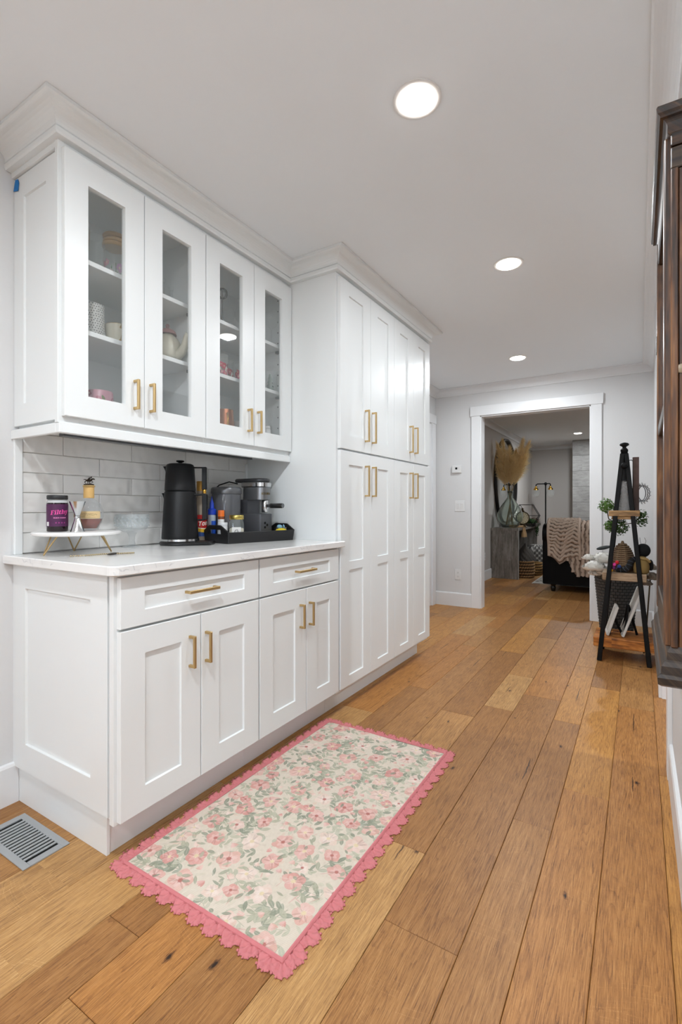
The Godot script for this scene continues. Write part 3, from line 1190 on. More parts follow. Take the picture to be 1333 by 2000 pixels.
func make_counter_things() -> void:
	var face_cam := 0.63
	# round board on hairpin legs
	var t := thing("cake_stand", "round white marble stand on three gold hairpin legs", "stand", Vector3(-1.834, CT, -1.043))
	part("board", MB.new().lathe([V(0, 0.072), V(0.147, 0.072), V(0.152, 0.075), V(0.153, 0.081), V(0.150, 0.085), V(0.147, 0.086), V(0, 0.086)], 56), texm(marble_image(4, 160), 0.22), t)
	for a in [-0.12, -1.98, 2.75]:
		hairpin(t, a, 0.072, 0.082, 0.118)
	var top := CT + 0.086
	# cherry jar
	t = thing("cherry_jar", "dark cherry jar with a purple label and black lid on the marble stand", "jar", Vector3(-1.868, top, -0.985), face_cam + 0.25)
	part("glass_body", MB.new().lathe([V(0, 0), V(0.033, 0), V(0.0355, 0.004), V(0.0355, 0.108), V(0.033, 0.114), V(0.0325, 0.118)], 32), hexm("1a0a10", 0.08), t)
	part("neck", MB.new().lathe([V(0.0355, 0.108), V(0.0335, 0.115), V(0.0315, 0.120), V(0.0315, 0.124)], 32), hexm("b9bcbd", 0.1), t, "clear glass neck")
	part("lid", MB.new().lathe([V(0.0315, 0.1205), V(0.0345, 0.1205), V(0.0352, 0.123), V(0.0352, 0.134), V(0.0335, 0.1365), V(0, 0.1365)], 36), hexm("1b1b1d", 0.45), t)
	var cv := Canvas.new(512, 192, Color("4a1746"))
	for k in 60:
		var rr := rng.randf() * 512
		cv.leaf(rr, rng.randf() * 192, rng.randf_range(3, 12), rng.randf_range(1, 3), rng.randf() * 3, Color("5e2559"), 0.5)
	for k in 6:
		cv.disc(60 + k * 9, 34 + (k % 3) * 7, 8, Color("a8327e"), 0.7)
	for k in 5:
		cv.line(40, 80 + k * 14, 40 + 40 + (k * 13) % 30, 80 + k * 14, 0.8, Color("a77aa0"), 0.6)
	for k in 4:
		cv.disc(262 + k * 22, 160, 6, Color("b03c8a"), 0.8)
	part("label_band", MB.new().lathe([V(0.0361, 0.02), V(0.0361, 0.103)], 40, 0.7, TAU, PI), print_mat(cv, 0.5), t, "purple paper label")
	part("barcode", MB.new().lathe([V(0.0363, 0.022), V(0.0363, 0.037)], 4, 0.7, 0.35, -1.0), hexm("dedddb", 0.5), t)
	word("Filthy", 0.021, Vector3(0, 0.073, 0), hexm("e74fa2", 0.5), t, 0.0363, 0.42, "Droid Serif", true, 0.16)
	word("BLACK CHERRY", 0.0062, Vector3(0, 0.052, 0), hexm("f08fc4", 0.5), t, 0.0363, 0.45, "Droid Sans", true)
	# jigger
	t = thing("jigger", "polished steel double jigger in front of the cherry jar and bottle", "jigger", Vector3(-1.795, top, -1.02))
	part("large_cup", MB.new().lathe([V(0.006, 0.056), V(0.0085, 0.06), V(0.0285, 0.113), V(0.0272, 0.113), V(0.008, 0.063), V(0, 0.062)], 32), M.steel, t)
	part("small_cup", MB.new().lathe([V(0, 0.048), V(0.008, 0.047), V(0.0235, 0.0012), V(0.0248, 0.0), V(0.0093, 0.05), V(0.006, 0.054)], 32), M.steel, t)
	part("waist_ring", MB.new().lathe([V(0.006, 0.048), V(0.0095, 0.048), V(0.0112, 0.051), V(0.0098, 0.0535), V(0.0112, 0.056), V(0.0095, 0.059), V(0.006, 0.059)], 28, -1.0), M.steel, t)
	# bourbon bottle
	t = thing("bourbon_bottle", "round faceted bourbon bottle with a horse stopper, half full of amber spirit", "bottle", Vector3(-1.852, top, -1.098), face_cam)
	var outer := [V(0, 0.0), V(0.029, 0.0), V(0.033, 0.004), V(0.046, 0.03), V(0.0525, 0.055), V(0.051, 0.08), V(0.043, 0.103), V(0.03, 0.118), V(0.02, 0.124), V(0.0185, 0.13), V(0.0185, 0.176)]
	part("glass_body", MB.new().lathe(outer, 10, 0.3), mat_clear(Color(0.72, 0.76, 0.78, 0.13)), t)
	part("spirit", MB.new().lathe([V(0, 0.0085), V(0.0305, 0.0088), V(0.043, 0.0315), V(0.0485, 0.0465), V(0, 0.0465)], 10, 0.3), hexm("8a3512", 0.05), t, "amber bourbon")
	cv = Canvas.new(256, 128, Color("d8bd8c"))
	for k in 9:
		cv.line(20 + (k * 29) % 40, 20 + k * 11, 120 + (k * 37) % 100, 20 + k * 11, 1.1, Color("5a4325"), 0.7)
	for k in 40:
		cv.leaf(140 + k * 2.2, 46 + 9 * sin(k * 0.9) + (k % 5) * 3, 4, 1.0, k * 0.7, Color("3d2c18"), 0.9)
	part("label_band", MB.new().lathe([V(0.0502, 0.0475), V(0.0531, 0.055), V(0.0520, 0.076)], 10, 0.3, 2.5, -1.25), print_mat(cv, 0.7), t, "cream paper label")
	part("neck_wrap", MB.new().lathe([V(0.0192, 0.128), V(0.0194, 0.13), V(0.0194, 0.170), V(0.0186, 0.172)], 24), hexm("cda565", 0.6), t, "tan neck label")
	part("lip", MB.new().lathe([V(0.0155, 0.172), V(0.0215, 0.172), V(0.023, 0.175), V(0.0215, 0.178), V(0.012, 0.179)], 24, -1.0), hexm("c4a468", 0.4), t)
	var hs := MB.new()
	hs.lathe([V(0.012, 0.178), V(0.019, 0.179), V(0.0185, 0.183), V(0.0, 0.186)], 20)
	part("stopper", hs, hexm("3a3026", 0.4, 0.8), t)
	hs = MB.new()
	var Y := 0.0
	hs.move(Vector3(0, 0.184, 0))
	hs.ell(Vector3(0, 0.014, 0), Vector3(0.0115, 0.0048, 0.0042), 10, 6)
	hs.tube([Vector3(0.008, 0.015, 0), Vector3(0.014, 0.0195, 0), Vector3(0.018, 0.0195, 0), Vector3(0.0225, 0.0175, 0)], [0.004, 0.003, 0.0026, 0.0018], 7)
	hs.tube([Vector3(-0.009, 0.015, 0), Vector3(-0.015, 0.0175, 0), Vector3(-0.021, 0.017, 0)], [0.0022, 0.0018, 0.0008], 6)
	for q in [[0.008, 0.016, 0.004], [0.007, 0.003, 0.002], [-0.008, -0.002, -0.006], [-0.009, -0.016, -0.011]]:
		hs.tube([Vector3(q[0], 0.013, 0.001), Vector3(q[1], 0.007, 0.001), Vector3(q[2], 0.001, 0.001)], [0.0024, 0.0016, 0.001], 6)
	hs.tube([Vector3(-0.002, 0.017, 0), Vector3(0.003, 0.0235, 0), Vector3(0.009, 0.0235, 0)], [0.0034, 0.003, 0.0018], 7)
	hs.ell(Vector3(0.0095, 0.0262, 0), Vector3(0.0028, 0.0028, 0.0026), 8, 6)
	part("horse_and_rider", hs, hexm("322a22", 0.35, 0.85), t, "dark metal racing horse figurine")
	# pedestal bowl
	t = thing("pedestal_bowl", "embossed clear glass bowl on a short pedestal foot by the tiles", "bowl", Vector3(-1.914, CT, -1.332))
	var bowl := MB.new().lathe([V(0, 0.0), V(0.040, 0.0), V(0.041, 0.003), V(0.036, 0.007), V(0.015, 0.014), V(0.011, 0.03), V(0.013, 0.05), V(0.022, 0.066), V(0.05, 0.073), V(0.066, 0.085), V(0.0705, 0.105), V(0.071, 0.146), V(0.068, 0.147), V(0.0672, 0.105), V(0.063, 0.09), V(0.049, 0.080), V(0, 0.076)], 40)
	part("glass_body", bowl, mat_clear(Color(0.8, 0.84, 0.85, 0.14)), t)
	var dots := MB.new()
	for k in 22:
		var a := TAU * k / 22
		for j in 4:
			var rr := 0.0712
			var a2 := a + (j % 2) * 0.14
			dots.at(Transform3D(Basis(Vector3.UP, a2), Vector3(sin(a2) * rr, 0.098 + j * 0.011, cos(a2) * rr)))
			dots.ell(Vector3.ZERO, Vector3(0.0042, 0.0048, 0.0018), 8, 5)
	part("embossing", dots, mat_clear(Color(0.8, 0.83, 0.84, 0.3)), t).set_meta("kind", "stuff")
	# beaded trinket
	t = thing("bead_strand", "thin strand of pale beads with a dark charm lying on the worktop", "trinket", Vector3(-1.69, CT, -1.055))
	var bd := MB.new()
	for k in 30:
		var f := k / 29.0
		bd.ell(Vector3(-0.033 + 0.07 * f + 0.006 * sin(f * 9.0), 0.0035, 0.10 - 0.2 * f), Vector3(0.0034, 0.0034, 0.0036), 8, 5)
	part("beads", bd, hexm("a89878", 0.35), t)
	bd = MB.new()
	bd.at(rot(Vector3.UP, 0.35, Vector3(0.018, 0.004, -0.03)))
	bd.ell(Vector3.ZERO, Vector3(0.008, 0.004, 0.035), 12, 6)
	part("charm", bd, hexm("2d2723", 0.4), t, "dark oval charm")
	bd = MB.new()
	bd.tube([Vector3(-0.02, 0.003, 0.05), Vector3(-0.004, 0.004, 0.0), Vector3(0.02, 0.003, -0.06), Vector3(0.038, 0.003, -0.105)], 0.0024, 6)
	part("cord", bd, hexm("7d6a48", 0.6), t)
	make_kettle()
	make_tray()

func make_kettle() -> void:
	var t := thing("tea_kettle", "matte black two-tier tea kettle set on its power base", "kettle", Vector3(-1.862, CT, -1.553), 0.5537)
	var bk := hexm("0f1012", 0.42)
	bk.metallic_specular = 0.4
	var pl := PackedVector2Array()
	for k in 28:
		var a := PI * 0.30 + (TAU - PI * 0.6) * k / 27
		pl.append(V(cos(a) * 0.094, sin(a) * 0.094))
	pl.append(V(0.15, -0.05))
	pl.append(V(0.158, -0.04))
	pl.append(V(0.158, 0.04))
	pl.append(V(0.15, 0.05))
	var b := MB.new()
	b.at(Transform3D(Basis(Vector3(1, 0, 0), -PI / 2), Vector3(0, 0, 0)))
	b.ext(pl, 0.001, 0.017, true, 0.004)
	part("power_base", b, hexm("141415", 0.35), t)
	part("base_ring", MB.new().lathe([V(0.03, 0.017), V(0.086, 0.017), V(0.0885, 0.02), V(0.087, 0.029), V(0.03, 0.029)], 44), M.steel, t, "brushed steel ring")
	part("kettle_body", MB.new().lathe([V(0, 0.0292), V(0.083, 0.0292), V(0.0848, 0.034), V(0.084, 0.045), V(0.0716, 0.249), V(0.0705, 0.252), V(0.067, 0.254), V(0, 0.254)], 48), bk, t)
	part("upper_pot", MB.new().lathe([V(0, 0.2545), V(0.068, 0.2545), V(0.0712, 0.258), V(0.0712, 0.262), V(0.0648, 0.372), V(0.062, 0.377), V(0, 0.377)], 48), bk, t)
	part("lid", MB.new().lathe([V(0.061, 0.3772), V(0.060, 0.381), V(0.05, 0.385), V(0, 0.387)], 40), bk, t)
	part("lid_knob", MB.new().lathe([V(0.007, 0.386), V(0.008, 0.390), V(0.018, 0.395), V(0.0195, 0.398), V(0.017, 0.401), V(0, 0.402)], 28), bk, t)
	# spouts, at local -x
	for q in [[0.245, 0.0715, 0.05], [0.372, 0.065, 0.04]]:
		var s := MB.new()
		var y: float = q[0]
		var r: float = q[1]
		var hgt: float = q[2]
		var g := []
		for j in 5:
			var f := j / 4.0
			var row := []
			for i in 7:
				var a := (i - 3) / 3.0
				var wd := 0.006 + 0.014 * f
				var outv := (1.0 - a * a) * (0.002 + 0.016 * f * f)
				var ang := a * wd / r
				row.append(Vector3(-(r + 0.004 * (1 - f) * 0 + outv - 0.001 + (1 - f) * hgt * 0.06) * cos(ang), y - hgt * (1 - f), -(r + outv) * sin(ang)))
			g.append(row)
		for row in g:
			row.reverse()
		s.sheet(g)
		part("spout", s, bk, t)
	# square handles at local +x
	var h := MB.new()
	h.box(Vector3(0.086, 0.367, 0), Vector3(0.05, 0.006, 0.018), 0.0015)
	h.box(Vector3(0.1155, 0.316, 0), Vector3(0.021, 0.108, 0.02), 0.003)
	part("upper_handle", h, bk, t)
	part("handle_tip", MB.new().move(Vector3(0.1155, 0, 0)).cyl(0.2435, 0.263, 0.0085, 20, 0.001), M.brass, t, "brass tip under the upper handle")
	h = MB.new()
	h.box(Vector3(0.092, 0.238, 0), Vector3(0.05, 0.008, 0.02), 0.002)
	h.box(Vector3(0.118, 0.18, 0), Vector3(0.024, 0.122, 0.02), 0.003)
	h.box(Vector3(0.1, 0.118, 0), Vector3(0.035, 0.008, 0.018), 0.002)
	part("lower_handle", h, bk, t)

func bottle(called: String, label: String, where: Vector3, body: Array, m: Material, cap: Array, cm: Material, cat := "bottle", turn := 0.63) -> Node3D:
	var t := thing(called, label, cat, where, turn)
	part("body", MB.new().lathe(body, 28), m, t)
	part("cap", MB.new().lathe(cap, 28), cm, t)
	return t

func make_tray() -> void:
	var L := 0.425
	var W := 0.205
	var t := thing("serving_tray", "black wooden tray under the coffee machine", "tray", Vector3(-1.756, CT, -1.924), 1.384)
	var bm := hexm("141416", 0.5)
	part("base", bx(-L / 2 + 0.012, L / 2 - 0.012, 0.0, 0.008, -W / 2 + 0.006, W / 2 - 0.006, 0.002), bm, t)
	for s in [-1.0, 1.0]:
		var b := MB.new()
		b.at(Transform3D(Basis(Vector3(1, 0, 0), s * 0.12), Vector3(0, 0, s * (W / 2 - 0.002))))
		b.box(Vector3(0, 0.0285, 0), Vector3(L - 0.004, 0.056, 0.009), 0.002)
		part("side_wall", b, bm, t)
		var pl := PackedVector2Array([V(-W / 2, 0.001), V(W / 2, 0.001), V(W / 2 + 0.006, 0.057), V(0.06, 0.085), V(0.045, 0.09), V(-0.045, 0.09), V(-0.06, 0.085), V(-W / 2 - 0.006, 0.057)])
		var e := MB.new()
		var ci := CSGCombiner3D
		e.at(Transform3D(Basis(Vector3.UP, PI / 2) * Basis(Vector3(1, 0, 0), s * 0.12), Vector3(s * (L / 2 - 0.007), 0, 0)))
		# end board in two halves round the hand slot
		for q in [[PackedVector2Array([V(-W / 2, 0.001), V(W / 2, 0.001), V(W / 2 + 0.004, 0.046), V(-W / 2 - 0.004, 0.046)])], [PackedVector2Array([V(-0.05, 0.068), V(0.05, 0.068), V(0.06, 0.083), V(0.045, 0.09), V(-0.045, 0.09), V(-0.06, 0.083)])], [PackedVector2Array([V(-W / 2 - 0.004, 0.046), V(-0.05, 0.046), V(-0.05, 0.068), V(-0.06, 0.083), V(-W / 2 - 0.006, 0.057)])], [PackedVector2Array([V(0.05, 0.046), V(W / 2 + 0.004, 0.046), V(W / 2 + 0.006, 0.057), V(0.06, 0.083), V(0.05, 0.068)])]]:
			e.ext(q[0], -0.0045, 0.0045)
		part("end_wall", e, bm, t)
	var y := CT + 0.009
	# coffee machine
	t = thing("coffee_machine", "grey and steel pod coffee machine with a side water tank on the black tray", "coffee maker", Vector3(-1.79, y, -2.01))
	var gm := hexm("55565a", 0.42, 0.35)
	var plan := func(x0: float, x1: float, w: float, r: float) -> PackedVector2Array:
		var o := PackedVector2Array()
		o.append(V(x0, w))
		o.append(V(x0, -w))
		for k in 9:
			var a := -PI / 2 + PI * k / 8
			o.append(V(x1 - r + r * cos(a), w * sin(a)))
		return o
	var up := Transform3D(Basis(Vector3(1, 0, 0), -PI / 2), Vector3.ZERO)
	var b := MB.new()
	b.at(up)
	b.ext(PackedVector2Array([V(-0.085, 0.052), V(-0.085, -0.052), V(0.06, -0.052), V(0.072, -0.044), V(0.072, 0.044), V(0.06, 0.052)]), 0.0, 0.135, true, 0.003)
	part("lower_body", b, gm, t)
	b = MB.new().at(up)
	b.ext(PackedVector2Array([V(-0.085, 0.05), V(-0.085, -0.05), V(-0.02, -0.05), V(-0.02, 0.05)]), 0.13, 0.212, true, 0.002)
	part("rear_column", b, gm, t)
	b = MB.new().at(up)
	b.ext(plan.call(-0.05, 0.085, 0.05, 0.05), 0.209, 0.279, true, 0.002)
	part("brew_head", b, hexm("8b8c8e", 0.3, 0.85), t, "brushed steel brew head")
	b = MB.new().at(up)
	b.ext(plan.call(-0.06, 0.09, 0.054, 0.052), 0.279, 0.305, true, 0.003)
	part("chrome_band", b, M.steel, t)
	b = MB.new().at(up)
	b.ext(plan.call(-0.11, 0.08, 0.05, 0.05), 0.305, 0.326, true, 0.006)
	part("top_cover", b, hexm("3a3b3d", 0.3), t)
	part("spout", MB.new().move(Vector3(0.062, 0, 0)).cyl(0.142, 0.209, 0.018, 24, 0.002), M.steel, t)
	b = MB.new()
	b.at(along(Vector3(0.078, 0.178, 0), Vector3(0.19, 0.178, 0)))
	b.lathe([V(0, 0), V(0.009, 0), V(0.009, 0.02), V(0.013, 0.024), V(0.0135, 0.1), V(0.012, 0.108), V(0, 0.108)], 20)
	part("filter_handle", b, M.darksteel, t)
	for q in [[0.012, 0.085], [0.012, 0.062], [-0.006, 0.074]]:
		b = MB.new()
		b.at(along(Vector3(0.0715, q[1], q[0]), Vector3(0.0745, q[1], q[0])))
		b.cyl(0, 0.002, 0.0068, 18)
		part("button", b, M.black, t)
	word("KEURIG", 0.0165, Vector3(0.0855 - 0.05, 0.243, 0), hexm("6d5a2c", 0.35, 0.7), t, 0.0503, PI / 2 - 0.25, "Droid Sans", true)
	var wt := part("water_tank", MB.new().move(Vector3(-0.09, 0, 0.137)).lathe([V(0, 0.0), V(0.072, 0.0), V(0.075, 0.004), V(0.077, 0.235), V(0.075, 0.24), V(0, 0.24)], 40), hexm("5b5c60", 0.15), t, "smoky grey water tank")
	part("tank_lid", MB.new().move(Vector3(-0.09, 0, 0.137)).lathe([V(0.07, 0.2402), V(0.0795, 0.2402), V(0.081, 0.246), V(0.080, 0.268), V(0.074, 0.276), V(0, 0.279)], 40), hexm("6f7073", 0.3, 0.5), t)
	b = MB.new()
	b.tube([Vector3(-0.11, 0.30, 0.03), Vector3(-0.135, 0.31, 0.07), Vector3(-0.15, 0.29, 0.13), Vector3(-0.17, 0.25, 0.17)], 0.0035, 7)
	part("power_cord", b, M.black, t)
	# things standing in the tray
	var clear := glassm()
	bottle("syrup_bottle", "tall syrup bottle with a red label behind the kettle handle", Vector3(-1.93, CT, -1.735), [V(0, 0), V(0.034, 0), V(0.036, 0.004), V(0.036, 0.17), V(0.03, 0.2), V(0.016, 0.235), V(0.0145, 0.27)], hexm("9a8c7c", 0.06), [V(0.0145, 0.262), V(0.0165, 0.262), V(0.0165, 0.31), V(0.014, 0.313), V(0, 0.313)], hexm("b98b42", 0.35, 0.6), "bottle", 0.75)
	var sb: Node3D = get_node("syrup_bottle")
	var cv := Canvas.new(256, 256, Color("c0201f"))
	for yy in 256:
		for xx in 256:
			var a := float(yy) + 18 * sin(xx * 0.03)
			if a > 190:
				cv.dot(xx, yy, Color("2a4a86"), 1.0)
			elif a > 150:
				cv.dot(xx, yy, Color("e7b62a"), 1.0)
			elif a > 140:
				cv.dot(xx, yy, Color("fbf3e0"), 1.0)
	part("label_band", MB.new().lathe([V(0.0366, 0.03), V(0.0366, 0.14)], 36, 0.7, TAU, PI), print_mat(cv, 0.4), sb, "red, yellow and blue label")
	word("Torani", 0.032, Vector3(0, 0.098, 0), hexm("fbf6ea", 0.5), sb, 0.0368, 1.2, "Droid Sans", true, 0.18)
	bottle("squeeze_bottle", "clear squeeze bottle with a blue pump cap in the tray", Vector3(-1.878, y, -1.768), [V(0, 0), V(0.019, 0), V(0.021, 0.003), V(0.021, 0.125), V(0.018, 0.135)], hexm("a9b4bd", 0.12), [V(0.018, 0.13), V(0.0225, 0.132), V(0.0225, 0.158), V(0.012, 0.164), V(0.01, 0.19), V(0.004, 0.21), V(0.002, 0.225), V(0, 0.225)], hexm("1b3fb4", 0.35), "bottle", 0.7)
	sb = get_node("squeeze_bottle")
	part("label_band", MB.new().lathe([V(0.0214, 0.03), V(0.0214, 0.1)], 24, 0.7, 1.5, 0.0), hexm("2458c0", 0.45), sb, "blue label")
	bottle("vitamin_bottle", "small brown bottle with an orange cap and white label", Vector3(-1.829, y, -1.785), [V(0, 0), V(0.0155, 0), V(0.0165, 0.003), V(0.0165, 0.118), V(0.011, 0.124)], hexm("7a3d1a", 0.15), [V(0.011, 0.122), V(0.0165, 0.122), V(0.0165, 0.152), V(0.0155, 0.154), V(0, 0.154)], hexm("e8701c", 0.4))
	sb = get_node("vitamin_bottle")
	part("label_band", MB.new().lathe([V(0.0168, 0.06), V(0.0168, 0.108)], 24), hexm("e9e9e8", 0.5), sb, "white label")
	word("m", 0.014, Vector3(0, 0.083, 0), M.black, sb, 0.0169, 0.2)
	bottle("pill_bottle", "short white pill bottle at the end of the tray", Vector3(-1.79, y, -1.758), [V(0, 0), V(0.024, 0), V(0.0255, 0.003), V(0.0255, 0.07), V(0.024, 0.074)], hexm("e3e5e7", 0.35), [V(0.024, 0.074), V(0.025, 0.076), V(0.025, 0.09), V(0.023, 0.093), V(0, 0.093)], hexm("dfe1e4", 0.3))
	sb = get_node("pill_bottle")
	word("A", 0.016, Vector3(0, 0.055, 0), hexm("7c8288", 0.5), sb, 0.0257, 0.1)
	# mason jar
	t = thing("mason_jar", "square glass jar with a gold screw lid and white sticker at the tray corner", "jar", Vector3(-1.735, y, -1.80), 0.75)
	var sq := func(r: float, y0: float) -> Array:
		var o := []
		for k in 24:
			var a := TAU * k / 24
			var c := cos(a)
			var s := sin(a)
			var e := pow(pow(absf(c), 5.0) + pow(absf(s), 5.0), -0.2)
			o.append(Vector3(s * r * e, y0, c * r * e))
		return o
	b = MB.new()
	var g := []
	for q in [[0.03, 0.0], [0.036, 0.004], [0.0375, 0.012], [0.0375, 0.085], [0.034, 0.1]]:
		g.append(sq.call(q[0], q[1]))
	var ring2 := []
	for k in 24:
		var a := TAU * k / 24
		ring2.append(Vector3(sin(a) * 0.032, 0.112, cos(a) * 0.032))
	g.append(ring2)
	b.sheet(g, true)
	part("glass_body", b, panem(0.08), t)
	b = MB.new()
	g = []
	for q in [[0.02, 0.004], [0.034, 0.006], [0.0355, 0.014], [0.0355, 0.06], [0.03, 0.064], [0.005, 0.066]]:
		g.append(sq.call(q[0], q[1]))
	b.sheet(g, true)
	part("contents", b, hexm("c9c3b2", 0.9), t, "pale sweetener inside")
	part("lid", MB.new().lathe([V(0.03, 0.108), V(0.0355, 0.108), V(0.037, 0.112), V(0.0355, 0.114), V(0.0365, 0.118), V(0.036, 0.128), V(0.034, 0.130), V(0.031, 0.1285), V(0, 0.1295)], 36), hexm("c2ae62", 0.3, 0.9), t, "gold screw lid")
	var lb := part("sticker", bx(-0.022, 0.022, 0.02, 0.07, 0.0378, 0.0385), hexm("ecebe8", 0.5), t, "white sticker")
	cv = null
	b = MB.new()
	b.tube([Vector3(-0.012, 0.035, 0.0388), Vector3(-0.006, 0.055, 0.0388), Vector3(0.004, 0.058, 0.0388), Vector3(0.008, 0.048, 0.0388), Vector3(0.002, 0.04, 0.0388), Vector3(0.01, 0.032, 0.0388)], 0.0012, 5)
	part("sticker_print", b, M.black, t)
	# lemon-yellow toy with blue ribbon
	t = thing("fabric_lemon", "yellow lemon-shaped ornament with pale blue ribbon in the tray", "ornament", Vector3(-1.668, y, -2.075))
	b = MB.new()
	b.at(rot(Vector3.UP, 1.0, Vector3(0, 0.028, 0)))
	b.ell(Vector3.ZERO, Vector3(0.041, 0.028, 0.03), 20, 12)
	b.ell(Vector3(0.042, 0.0, 0), Vector3(0.008, 0.006, 0.006), 10, 6)
	part("body", b, hexm("e5cc22", 0.7), t)
	for s in [[-1.0, 0.2], [1.0, -0.1]]:
		b = MB.new()
		b.at(rot(Vector3(0.2, 1, 0.3), 0.7 * s[0], Vector3(-0.012 + 0.012 * s[0], 0.06, -0.01 - 0.014 * s[0])))
		b.ell(Vector3(0, 0.006, 0.012 * s[0]), Vector3(0.005, 0.011, 0.016), 12, 8)
		part("ribbon_loop", b, hexm("8ab7d2", 0.7), t, "pale blue ribbon loop")
	b = MB.new()
	b.ell(Vector3(-0.01, 0.058, -0.012), Vector3(0.007, 0.007, 0.007), 10, 6)
	part("ribbon_knot", b, hexm("7eadc9", 0.7), t)

# ---------------------------------------------------------------- things behind the glass doors
func tumbler(label: String, where: Vector3, h: float, r0: float, r1: float, group := "", sleeve: Material = null) -> Node3D:
	var t := thing("glass_tumbler", label, "glass", where, 0.0, group)
	part("glass_body", MB.new().lathe([V(0, 0), V(r0, 0), V(r1, h), V(r1 - 0.002, h), V(r0 - 0.002, 0.008), V(0, 0.008)], 28), panem(0.07), t)
	if sleeve != null:
		part("printed_flowers", MB.new().lathe([V(lerpf(r0, r1, 0.03) + 0.0006, h * 0.03), V(lerpf(r0, r1, 0.85) + 0.0006, h * 0.85)], 28), sleeve, t, "printed flowers on the glass")
	return t

func stem_glass(label: String, where: Vector3, h: float, r: float, group := "") -> Node3D:
	var t := thing("stem_glass", label, "glass", where, 0.0, group)
	var b := MB.new()
	b.lathe([V(0, 0), V(r * 0.85, 0.0), V(r * 0.85, 0.002), V(0.005, 0.007), V(0.0035, 0.02), V(0.0035, h * 0.42), V(0.006, h * 0.46)], 28)
	part("stem", b, panem(0.1), t)
	b = MB.new()
	var pr := []
	for k in 11:
		var a := -PI / 2 + 2.35 * k / 10
		pr.append(V(maxf(r * cos(a), 0.0), h * 0.46 + (h * 0.27) * (1 + sin(a))))
	b.lathe(pr, 30)
	part("bowl", b, panem(0.06), t)
	return t

func flower_sleeve(sd: int, cols: Array, n: int) -> StandardMaterial3D:
	var cv := Canvas.new(384, 160, Color(1, 1, 1, 0))
	var r := RandomNumberGenerator.new()
	r.seed = sd
	for k in n * 2:
		var x := r.randf() * 384
		cv.line(x, 158, x + r.randf_range(-14, 14), r.randf_range(60, 110), 1.2, Color("4c6b3e"), 0.9)
		for j in 3:
			cv.leaf(x + r.randf_range(-12, 12), r.randf_range(80, 150), r.randf_range(7, 14), 3.5, r.randf_range(0.6, 2.5), Color("56794a"), 0.9)
	for k in n:
		var c := Color(cols[k % cols.size()])
		cv.flower((k + r.randf() * 0.6) * 384.0 / n, r.randf_range(45, 120), r.randf_range(15, 25), c, c.lightened(0.4), Color("f1e6b0"), r.randf() * 3, 5 + k % 2)
	return print_mat(cv, 0.3, true)

